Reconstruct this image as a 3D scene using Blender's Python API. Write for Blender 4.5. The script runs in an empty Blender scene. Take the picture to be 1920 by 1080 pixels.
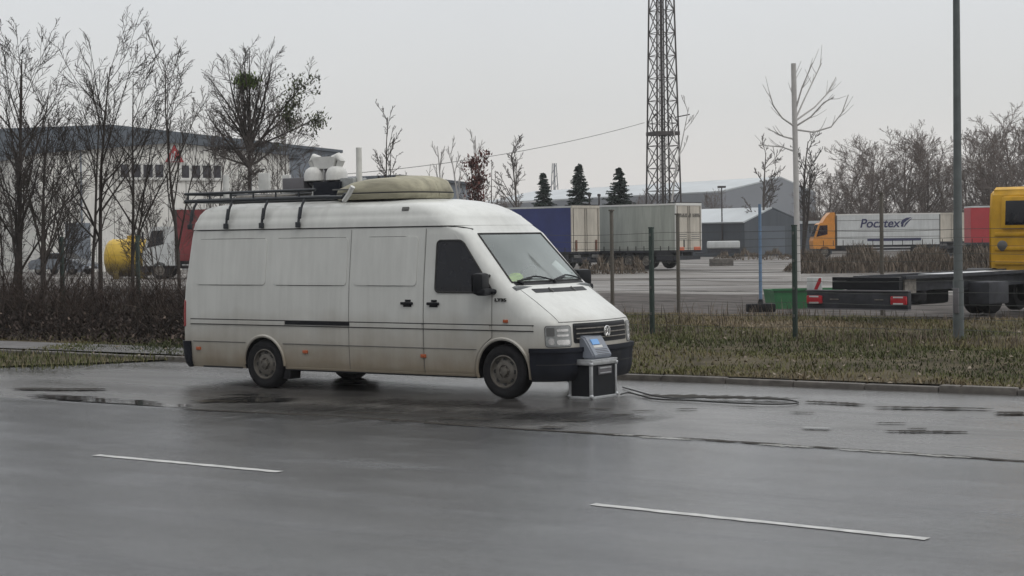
import bpy, bmesh, math, random
import numpy as np
from mathutils import Vector, Matrix
# ------------------------------------------------------------------ camera, world, sun, exposure
S = bpy.context.scene
F_PX, ROLL, PITCH, YAW = 3450.0, 0.0135, math.atan(96/3450), math.atan(3450/4810)
CAM_H = 2.0
sn, cs = math.sin(YAW), math.cos(YAW)
RIGHT0 = Vector((cs, sn, 0)); FWD0 = Vector((-sn, cs, 0)); UPZ = Vector((0, 0, 1))
FWD = math.cos(PITCH)*FWD0 - math.sin(PITCH)*UPZ
UP0 = math.sin(PITCH)*FWD0 + math.cos(PITCH)*UPZ
CR = math.cos(ROLL)*RIGHT0 - math.sin(ROLL)*UP0
CU = math.sin(ROLL)*RIGHT0 + math.cos(ROLL)*UP0
cd = bpy.data.cameras.new("camera"); cam = bpy.data.objects.new("camera", cd); S.collection.objects.link(cam)
cd.sensor_width = 36.0; cd.lens = 36.0*F_PX/1920; cd.clip_start = 0.1; cd.clip_end = 5000
cam.matrix_world = Matrix(((CR.x, CU.x, -FWD.x, 0), (CR.y, CU.y, -FWD.y, 0), (CR.z, CU.z, -FWD.z, CAM_H), (0, 0, 0, 1)))
S.camera = cam
W = bpy.data.worlds.new("World"); S.world = W; W.use_nodes = True
wn, wl = W.node_tree.nodes, W.node_tree.links
wn.clear()
wo = wn.new('ShaderNodeOutputWorld'); wb = wn.new('ShaderNodeBackground'); wb.inputs['Strength'].default_value = 0.1
sky = wn.new('ShaderNodeTexSky'); sky.sky_type = 'NISHITA'; sky.sun_disc = False
sky.sun_elevation = math.radians(52); sky.sun_rotation = math.radians(115); sky.dust_density = 4.0
tc = wn.new('ShaderNodeTexCoord'); sx = wn.new('ShaderNodeSeparateXYZ'); wl.new(tc.outputs['Generated'], sx.inputs[0])
rp = wn.new('ShaderNodeValToRGB'); wl.new(sx.outputs['Z'], rp.inputs[0])
e = rp.color_ramp.elements
e[0].position = 0.0; e[0].color = (0.69, 0.662, 0.638, 1)
e[1].position = 1.0; e[1].color = (1.42, 1.44, 1.44, 1)
for pos, c in ((0.035, (0.690, 0.672, 0.650, 1)), (0.07, (0.665, 0.668, 0.662, 1)), (0.13, (0.668, 0.685, 0.70, 1)), (0.35, (.88, .895, .91, 1)), (0.6, (1.18, 1.195, 1.2, 1))):
    q = e.new(pos); q.color = c
ns = wn.new('ShaderNodeTexNoise'); ns.inputs['Scale'].default_value = 2.2; ns.inputs['Detail'].default_value = 4; wl.new(tc.outputs['Generated'], ns.inputs['Vector'])
nm = wn.new('ShaderNodeMapRange'); nm.inputs['To Min'].default_value = 10.3; nm.inputs['To Max'].default_value = 12.5; wl.new(ns.outputs[0], nm.inputs[0])
vm = wn.new('ShaderNodeVectorMath'); vm.operation = 'SCALE'; wl.new(rp.outputs[0], vm.inputs[0]); wl.new(nm.outputs[0], vm.inputs['Scale'])
# an overcast sky is not even: brighter over the yard, darker behind the viewer
dt = wn.new('ShaderNodeVectorMath'); dt.operation = 'DOT_PRODUCT'; dt.inputs[1].default_value = (.10, .99, .0); wl.new(tc.outputs['Generated'], dt.inputs[0])
dm = wn.new('ShaderNodeMapRange'); dm.inputs['From Min'].default_value = -.75; dm.inputs['From Max'].default_value = .55; dm.inputs['To Min'].default_value = .48; dm.inputs['To Max'].default_value = 1.0; wl.new(dt.outputs['Value'], dm.inputs[0])
vm2 = wn.new('ShaderNodeVectorMath'); vm2.operation = 'SCALE'; wl.new(vm.outputs[0], vm2.inputs[0]); wl.new(dm.outputs[0], vm2.inputs['Scale']); vm = vm2
mx = wn.new('ShaderNodeMixRGB'); mx.inputs[0].default_value = 0.94; wl.new(sky.outputs[0], mx.inputs[1]); wl.new(vm.outputs[0], mx.inputs[2])
wl.new(mx.outputs[0], wb.inputs['Color']); wl.new(wb.outputs[0], wo.inputs['Surface'])
sl = bpy.data.lights.new("sun", 'SUN'); sl.energy = 0.5; sl.angle = math.radians(30); sl.color = (1.0, 0.96, 0.9)
so = bpy.data.objects.new("sun", sl); S.collection.objects.link(so)
sdir = Vector((math.sin(math.radians(115))*math.cos(math.radians(52)), math.cos(math.radians(115))*math.cos(math.radians(52)), math.sin(math.radians(52))))
so.rotation_euler = (-sdir).to_track_quat('-Z', 'Y').to_euler()
S.view_settings.view_transform = 'Standard'; S.view_settings.look = 'None'; S.view_settings.gamma = 1.0
S.view_settings.exposure = 0.0
S.cycles.max_bounces = 6; S.cycles.transparent_max_bounces = 24; S.cycles.diffuse_bounces = 3; S.cycles.glossy_bounces = 3
S.cycles.use_denoising = True

# ------------------------------------------------------------------ picture <-> place
CAMP = Vector((0, 0, CAM_H))
def ray(px, py): return FWD + CR*((px-960)/F_PX) - CU*((py-540)/F_PX)
def at(px, py, Z): return CAMP + ray(px, py)*Z
def gnd(px, py, z=0.0):
    d = ray(px, py); return CAMP + d*((z-CAM_H)/d.z)
def spot(px, Z):                       # ground point below picture column px at depth Z
    hy = 444 - ROLL*(px-960)
    p = at(px, hy, Z); p.z = -.045 if Z > 46 else 0; return p
def zat(px, py, Z): return at(px, py, Z).z
def yaw(a, b):                         # heading from (right, forward)
    v = RIGHT0*a + FWD0*b; return math.atan2(v.y, v.x)

# ------------------------------------------------------------------ mesh helpers
class MB:
    def __init__(s): s.v, s.f = [], []
    def add(s, vs, fs):
        o = len(s.v); s.v += [tuple(p) for p in vs]; s.f += [tuple(i+o for i in f) for f in fs]; return s
    def box(s, c, d, rz=0.0, ry=0.0, rx=0.0, bev=0.0):
        M = Matrix.Rotation(rz, 3, 'Z') @ Matrix.Rotation(ry, 3, 'Y') @ Matrix.Rotation(rx, 3, 'X')
        hx, hy, hz = d[0]/2, d[1]/2, d[2]/2
        if bev > 0:
            b = min(bev, hx*.9, hy*.9, hz*.9); bm = bmesh.new(); bmesh.ops.create_cube(bm, size=1)
            for v in bm.verts: v.co = Vector((v.co.x*d[0], v.co.y*d[1], v.co.z*d[2]))
            bmesh.ops.bevel(bm, geom=bm.edges[:], offset=b, segments=2, affect='EDGES', profile=.6)
            bm.verts.index_update()
            vs = [M @ v.co + Vector(c) for v in bm.verts]; fs = [[v.index for v in f.verts] for f in bm.faces]; bm.free()
            return s.add(vs, fs)
        vs = [M @ Vector((x, y, z)) + Vector(c) for x in (-hx, hx) for y in (-hy, hy) for z in (-hz, hz)]
        return s.add(vs, [(0, 1, 3, 2), (4, 6, 7, 5), (0, 4, 5, 1), (2, 3, 7, 6), (0, 2, 6, 4), (1, 5, 7, 3)])
    def span(s, a, b, bev=0.0):
        return s.box([(a[i]+b[i])/2 for i in range(3)], [abs(b[i]-a[i]) for i in range(3)], bev=bev)
    def tube(s, pts, r, n=8, closed=False, cap=True):
        pts = [Vector(p) for p in pts]; k = len(pts)
        rs = r if isinstance(r, (list, tuple)) else [r]*k
        vs, fs = [], []
        prev = None
        for i, p in enumerate(pts):
            if closed: t = pts[(i+1) % k]-pts[i-1]
            else: t = pts[min(i+1, k-1)]-pts[max(i-1, 0)]
            if t.length < 1e-9: t = Vector((0, 0, 1))
            t.normalize()
            if prev is None: a = t.orthogonal().normalized()
            else:
                a = prev - t*prev.dot(t)
                a = a.normalized() if a.length > 1e-6 else t.orthogonal().normalized()
            prev = a; b = t.cross(a)
            for j in range(n):
                th = 2*math.pi*j/n; vs.append(p + (a*math.cos(th)+b*math.sin(th))*rs[i])
        m = k if closed else k-1
        for i in range(m):
            for j in range(n):
                fs.append((i*n+j, i*n+(j+1) % n, ((i+1) % k)*n+(j+1) % n, ((i+1) % k)*n+j))
        if cap and not closed: fs += [tuple(range(n-1, -1, -1)), tuple((k-1)*n+j for j in range(n))]
        return s.add(vs, fs)
    def cyl(s, p0, p1, r0, r1=None, n=16): return s.tube([p0, p1], [r0, r0 if r1 is None else r1], n)
    def lathe(s, prof, c=(0, 0, 0), axis='z', n=24):     # prof: (radius, height)
        vs, fs = [], []; k = len(prof)
        for j in range(n):
            a = 2*math.pi*j/n
            for r, h in prof:
                x, y = r*math.cos(a), r*math.sin(a)
                p = (x, y, h) if axis == 'z' else ((x, h, y) if axis == 'y' else (h, x, y))
                vs.append((p[0]+c[0], p[1]+c[1], p[2]+c[2]))
        for j in range(n):
            for i in range(k-1): fs.append((j*k+i, ((j+1) % n)*k+i, ((j+1) % n)*k+i+1, j*k+i+1))
        return s.add(vs, fs)
    def prism(s, poly, h0, h1, axis='y'):               # poly in the plane across axis
        n = len(poly)
        def P(a, b, h): return (a, h, b) if axis == 'y' else ((h, a, b) if axis == 'x' else (a, b, h))
        vs = [P(a, b, h0) for a, b in poly]+[P(a, b, h1) for a, b in poly]
        return s.add(vs, [tuple(range(n-1, -1, -1)), tuple(range(n, 2*n))]+[(i, (i+1) % n, n+(i+1) % n, n+i) for i in range(n)])
    def grid(s, rows):
        a, b = len(rows), len(rows[0])
        return s.add([p for r in rows for p in r], [(i*b+j, i*b+j+1, (i+1)*b+j+1, (i+1)*b+j) for i in range(a-1) for j in range(b-1)])
    def ball(s, c, r, n=12, m=8, pw=1.0):
        r = (r, r, r) if not isinstance(r, (tuple, list)) else r
        def q(v): return math.copysign(abs(v)**pw, v)
        rows = []
        for i in range(m+1):
            th = math.pi*i/m-math.pi/2
            rows.append([(c[0]+r[0]*q(math.cos(th))*q(math.cos(2*math.pi*j/n)), c[1]+r[1]*q(math.cos(th))*q(math.sin(2*math.pi*j/n)), c[2]+r[2]*q(math.sin(th))) for j in range(n+1)])
        return s.grid(rows)
    def build(s, name, mat, parent=None, smooth=True, ang=40, loc=None, rz=0.0, fix=True):
        me = bpy.data.meshes.new(name); me.from_pydata(s.v, [], s.f)
        me.materials.append(mat)
        bm = bmesh.new(); bm.from_mesh(me)
        if fix:
            bmesh.ops.remove_doubles(bm, verts=bm.verts, dist=1e-5)
            bmesh.ops.recalc_face_normals(bm, faces=bm.faces)
        if smooth:
            lim = math.radians(ang)
            for f in bm.faces: f.smooth = True
            for ed in bm.edges:
                if len(ed.link_faces) == 2 and ed.calc_face_angle(0) > lim: ed.smooth = False
        bm.to_mesh(me); bm.free()
        o = bpy.data.objects.new(name, me); S.collection.objects.link(o)
        if parent: o.parent = parent
        if loc is not None: o.location = loc
        o.rotation_euler.z = rz
        return o
def np_mesh(name, mat, verts, faces, parent=None, col=None, loc=None):   # fast path, faces is (n,3) or (n,4)
    me = bpy.data.meshes.new(name); verts = np.asarray(verts, np.float32); faces = np.asarray(faces, np.int32); k = faces.shape[1]
    me.vertices.add(len(verts)); me.vertices.foreach_set('co', verts.ravel())
    me.loops.add(faces.size); me.loops.foreach_set('vertex_index', faces.ravel())
    me.polygons.add(len(faces)); me.polygons.foreach_set('loop_start', np.arange(0, faces.size, k, dtype=np.int32))
    me.polygons.foreach_set('loop_total', np.full(len(faces), k, np.int32))
    me.update(calc_edges=True); me.materials.append(mat)
    if col is not None:
        a = me.attributes.new('tint', 'FLOAT', 'POINT'); a.data.foreach_set('value', np.asarray(col, np.float32))
    o = bpy.data.objects.new(name, me); S.collection.objects.link(o)
    if parent: o.parent = parent
    if loc is not None: o.location = loc
    return o
def tag(o, label=None, cat=None, group=None, kind=None):
    if label: o['label'] = label
    if cat: o['category'] = cat
    if group: o['group'] = group
    if kind: o['kind'] = kind
    return o
def thing(name, label, cat, loc=(0, 0, 0), rz=0.0, group=None):
    o = bpy.data.objects.new(name, None); o.empty_display_size = .3; S.collection.objects.link(o)
    o.location = loc; o.rotation_euler.z = rz
    return tag(o, label, cat, group)
def empty_part(name, parent, loc=(0, 0, 0), rz=0.0):
    o = bpy.data.objects.new(name, None); o.empty_display_size = .1; S.collection.objects.link(o); o.parent = parent; o.location = loc; o.rotation_euler.z = rz; return o
def copy_tree(o, parent=None):
    c = o.copy(); S.collection.objects.link(c)
    if parent: c.parent = parent
    for ch in list(o.children): copy_tree(ch, c)
    return c

# ------------------------------------------------------------------ materials
def mat(name, col, rough=.6, metal=0.0, var=.12, scale=4.0, bump=0.0, spec=.5, dirt=None, stretch=None, coat=0.0, grime=0.0):
    m = bpy.data.materials.new(name); m.use_nodes = True; n, l = m.node_tree.nodes, m.node_tree.links
    b = n['Principled BSDF']; b.inputs['Roughness'].default_value = rough; b.inputs['Metallic'].default_value = metal
    b.inputs['Specular IOR Level'].default_value = spec; b.inputs['Coat Weight'].default_value = coat
    t = n.new('ShaderNodeTexCoord'); src = t.outputs['Object']
    if stretch:
        mp = n.new('ShaderNodeMapping'); mp.inputs['Scale'].default_value = stretch; l.new(src, mp.inputs[0]); src = mp.outputs[0]
    z = n.new('ShaderNodeTexNoise'); z.inputs['Scale'].default_value = scale; z.inputs['Detail'].default_value = 5; z.inputs['Roughness'].default_value = .6; l.new(src, z.inputs['Vector'])
    r = n.new('ShaderNodeValToRGB'); l.new(z.outputs[0], r.inputs[0])
    r.color_ramp.elements[0].position = .3; r.color_ramp.elements[1].position = .7
    r.color_ramp.elements[0].color = (*[max(0, c*(1-var)) for c in col], 1); r.color_ramp.elements[1].color = (*[min(1, c*(1+var)) for c in col], 1)
    out = r.outputs[0]
    if dirt:                                              # (colour, z where it starts, z where it is full, amount)
        sp = n.new('ShaderNodeSeparateXYZ'); l.new(t.outputs['Object'], sp.inputs[0])
        mr = n.new('ShaderNodeMapRange'); mr.inputs['From Min'].default_value = dirt[1]; mr.inputs['From Max'].default_value = dirt[2]; mr.inputs['To Max'].default_value = dirt[3]
        z2 = n.new('ShaderNodeTexNoise'); z2.inputs['Scale'].default_value = 2.5; z2.inputs['Detail'].default_value = 6; l.new(t.outputs['Object'], z2.inputs['Vector'])
        a2 = n.new('ShaderNodeMath'); a2.operation = 'MULTIPLY_ADD'; a2.inputs[1].default_value = .5; l.new(z2.outputs[0], a2.inputs[0]); l.new(sp.outputs['Z'], a2.inputs[2])
        a3 = n.new('ShaderNodeMath'); a3.operation = 'SUBTRACT'; a3.inputs[1].default_value = .25; l.new(a2.outputs[0], a3.inputs[0]); l.new(a3.outputs[0], mr.inputs[0])
        mm = n.new('ShaderNodeMixRGB'); mm.inputs[2].default_value = (*dirt[0], 1); l.new(mr.outputs[0], mm.inputs[0]); l.new(out, mm.inputs[1]); out = mm.outputs[0]
    if grime:                                             # rain-washed streaks running down the panel
        mp2 = n.new('ShaderNodeMapping'); mp2.inputs['Scale'].default_value = (9, 9, .6); l.new(t.outputs['Object'], mp2.inputs[0])
        z3 = n.new('ShaderNodeTexNoise'); z3.inputs['Scale'].default_value = 1.0; z3.inputs['Detail'].default_value = 7; z3.inputs['Roughness'].default_value = .65; l.new(mp2.outputs[0], z3.inputs['Vector'])
        m3 = n.new('ShaderNodeMapRange'); m3.inputs['From Min'].default_value = .35; m3.inputs['From Max'].default_value = .68; m3.inputs['To Min'].default_value = 1.05; m3.inputs['To Max'].default_value = 1-grime; l.new(z3.outputs[0], m3.inputs[0])
        v3 = n.new('ShaderNodeVectorMath'); v3.operation = 'SCALE'; l.new(out, v3.inputs[0]); l.new(m3.outputs[0], v3.inputs['Scale']); out = v3.outputs[0]
    l.new(out, b.inputs['Base Color'])
    if bump:
        bp = n.new('ShaderNodeBump'); bp.inputs['Strength'].default_value = bump; bp.inputs['Distance'].default_value = .02; l.new(z.outputs[0], bp.inputs['Height']); l.new(bp.outputs[0], b.inputs['Normal'])
    return m
def tint_mat(name, cols, rough=.8, spec=.2):              # colour varies from blade to blade, leaf to leaf, twig to twig
    m = bpy.data.materials.new(name); m.use_nodes = True; n, l = m.node_tree.nodes, m.node_tree.links
    b = n['Principled BSDF']; b.inputs['Roughness'].default_value = rough; b.inputs['Specular IOR Level'].default_value = spec
    a = n.new('ShaderNodeAttribute'); a.attribute_name = 'tint'; r = n.new('ShaderNodeValToRGB'); l.new(a.outputs['Fac'], r.inputs[0])
    el = r.color_ramp.elements
    el[0].color = (*cols[0], 1); el[1].color = (*cols[-1], 1)
    for i, c in enumerate(cols[1:-1]): q = el.new((i+1)/(len(cols)-1)); q.color = (*c, 1)
    l.new(r.outputs[0], b.inputs['Base Color']); return m
def glass_mat(name, tint, gloss, haze, hazecol=(.5, .54, .54), glosscol=(.85, .92, .92)):
    m = bpy.data.materials.new(name); m.use_nodes = True; n, l = m.node_tree.nodes, m.node_tree.links; n.clear()
    o = n.new('ShaderNodeOutputMaterial'); t = n.new('ShaderNodeBsdfTransparent'); t.inputs[0].default_value = (*tint, 1)
    g = n.new('ShaderNodeBsdfGlossy'); g.inputs['Roughness'].default_value = .06; g.inputs[0].default_value = (*glosscol, 1)
    d = n.new('ShaderNodeBsdfDiffuse'); d.inputs[0].default_value = (*hazecol, 1)
    z = n.new('ShaderNodeTexNoise'); z.inputs['Scale'].default_value = .7; tcn = n.new('ShaderNodeTexCoord'); l.new(tcn.outputs['Object'], z.inputs['Vector'])
    mr = n.new('ShaderNodeMapRange'); mr.inputs['From Min'].default_value = .3; mr.inputs['From Max'].default_value = .7; mr.inputs['To Min'].default_value = haze*.5; mr.inputs['To Max'].default_value = haze*1.5; l.new(z.outputs[0], mr.inputs[0])
    m1 = n.new('ShaderNodeMixShader'); l.new(mr.outputs[0], m1.inputs[0]); l.new(t.outputs[0], m1.inputs[1]); l.new(d.outputs[0], m1.inputs[2])
    fr = n.new('ShaderNodeFresnel'); fr.inputs[0].default_value = gloss
    m2 = n.new('ShaderNodeMixShader'); l.new(fr.outputs[0], m2.inputs[0]); l.new(m1.outputs[0], m2.inputs[1]); l.new(g.outputs[0], m2.inputs[2])
    l.new(m2.outputs[0], o.inputs[0]); return m
def patch_mat(name, col, rough, spec, soft=.35, scale=9.0, amount=1.0):  # worn, damp or painted-reflection patch with a ragged edge: 'tint' runs 0 at the rim to 1 inside
    m = bpy.data.materials.new(name); m.use_nodes = True; n, l = m.node_tree.nodes, m.node_tree.links
    b = n['Principled BSDF']; b.inputs['Roughness'].default_value = rough; b.inputs['Specular IOR Level'].default_value = spec
    a = n.new('ShaderNodeAttribute'); a.attribute_name = 'tint'; t = n.new('ShaderNodeTexCoord'); mp = n.new('ShaderNodeMapping'); mp.inputs['Scale'].default_value = (.35, 1.3, 1); l.new(t.outputs['Object'], mp.inputs[0])
    z = n.new('ShaderNodeTexNoise'); z.inputs['Scale'].default_value = scale; z.inputs['Detail'].default_value = 6; z.inputs['Roughness'].default_value = .7; l.new(mp.outputs[0], z.inputs['Vector'])
    r = n.new('ShaderNodeValToRGB'); l.new(z.outputs[0], r.inputs[0]); r.color_ramp.elements[0].color = (*[c*.6 for c in col], 1); r.color_ramp.elements[1].color = (*[c*1.5 for c in col], 1); l.new(r.outputs[0], b.inputs['Base Color'])
    s1 = n.new('ShaderNodeMath'); s1.operation = 'ADD'; l.new(a.outputs['Fac'], s1.inputs[0]); l.new(z.outputs[0], s1.inputs[1])
    mr = n.new('ShaderNodeMapRange'); mr.inputs['From Min'].default_value = .72; mr.inputs['From Max'].default_value = .72+soft; mr.inputs['To Max'].default_value = amount; l.new(s1.outputs[0], mr.inputs[0]); l.new(mr.outputs[0], b.inputs['Alpha'])
    return m
def wet_mat(name, dark, light, wet, streak, bumpy, puddle=(0.0, 1.0), midsc=(.5, 1, 1), mids=1.5, spec=(.25, .62)):   # wet asphalt: patches and tyre tracks of smoother, darker film
    m = bpy.data.materials.new(name); m.use_nodes = True; n, l = m.node_tree.nodes, m.node_tree.links
    b = n['Principled BSDF']; t = n.new('ShaderNodeTexCoord')
    def noise(sc, scale, det=5, ro=.6):
        mp = n.new('ShaderNodeMapping'); mp.inputs['Scale'].default_value = sc; l.new(t.outputs['Object'], mp.inputs[0])
        q = n.new('ShaderNodeTexNoise'); q.inputs['Scale'].default_value = scale; q.inputs['Detail'].default_value = det; q.inputs['Roughness'].default_value = ro; l.new(mp.outputs[0], q.inputs['Vector']); return q.outputs[0]
    big = noise(streak, 1.0, 4); fine = noise((.6, 1, 1), 30, 5, .8); mid = noise(midsc, mids, 6, .68)
    r = n.new('ShaderNodeValToRGB'); l.new(mid, r.inputs[0]); r.color_ramp.elements[0].position = .3; r.color_ramp.elements[1].position = .72
    r.color_ramp.elements[0].color = (*dark, 1); r.color_ramp.elements[1].color = (*light, 1)
    mf = n.new('ShaderNodeMixRGB'); mf.blend_type = 'MULTIPLY'; mf.inputs[0].default_value = .45; l.new(r.outputs[0], mf.inputs[1])
    fr = n.new('ShaderNodeMapRange'); fr.inputs['From Min'].default_value = .3; fr.inputs['From Max'].default_value = .7; fr.inputs['To Min'].default_value = .5; fr.inputs['To Max'].default_value = 1.5; l.new(fine, fr.inputs[0]); l.new(fr.outputs[0], mf.inputs[2])
    sk = n.new('ShaderNodeMapRange'); sk.inputs['From Min'].default_value = .32; sk.inputs['From Max'].default_value = .68; sk.inputs['To Min'].default_value = spec[1]; sk.inputs['To Max'].default_value = spec[0]; l.new(big, sk.inputs[0])
    sf = n.new('ShaderNodeMapRange'); sf.inputs['From Min'].default_value = .32; sf.inputs['From Max'].default_value = .68; sf.inputs['To Min'].default_value = .62; sf.inputs['To Max'].default_value = 1.4; l.new(fine, sf.inputs[0])
    sm_ = n.new('ShaderNodeMath'); sm_.operation = 'MULTIPLY'; l.new(sk.outputs[0], sm_.inputs[0]); l.new(sf.outputs[0], sm_.inputs[1]); l.new(sm_.outputs[0], b.inputs['Specular IOR Level'])
    l.new(mf.outputs[0], b.inputs['Base Color'])
    rr = n.new('ShaderNodeMapRange'); rr.inputs['From Min'].default_value = .35; rr.inputs['From Max'].default_value = .65; rr.inputs['To Min'].default_value = wet[0]; rr.inputs['To Max'].default_value = wet[1]; l.new(big, rr.inputs[0])
    pd = n.new('ShaderNodeMapRange'); pd.inputs['From Min'].default_value = puddle[0]; pd.inputs['From Max'].default_value = puddle[1]; l.new(mid, pd.inputs[0])
    mm = n.new('ShaderNodeMath'); mm.operation = 'MULTIPLY'; l.new(rr.outputs[0], mm.inputs[0]); l.new(pd.outputs[0], mm.inputs[1])
    mx_ = n.new('ShaderNodeMath'); mx_.operation = 'MAXIMUM'; mx_.inputs[1].default_value = .04; l.new(mm.outputs[0], mx_.inputs[0])
    l.new(mx_.outputs[0], b.inputs['Roughness'])
    bp = n.new('ShaderNodeBump'); bp.inputs['Strength'].default_value = bumpy; bp.inputs['Distance'].default_value = .012
    ad = n.new('ShaderNodeMath'); ad.operation = 'ADD'; l.new(fine, ad.inputs[0]); l.new(mid, ad.inputs[1]); l.new(ad.outputs[0], bp.inputs['Height']); l.new(bp.outputs[0], b.inputs['Normal'])
    return m
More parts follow.
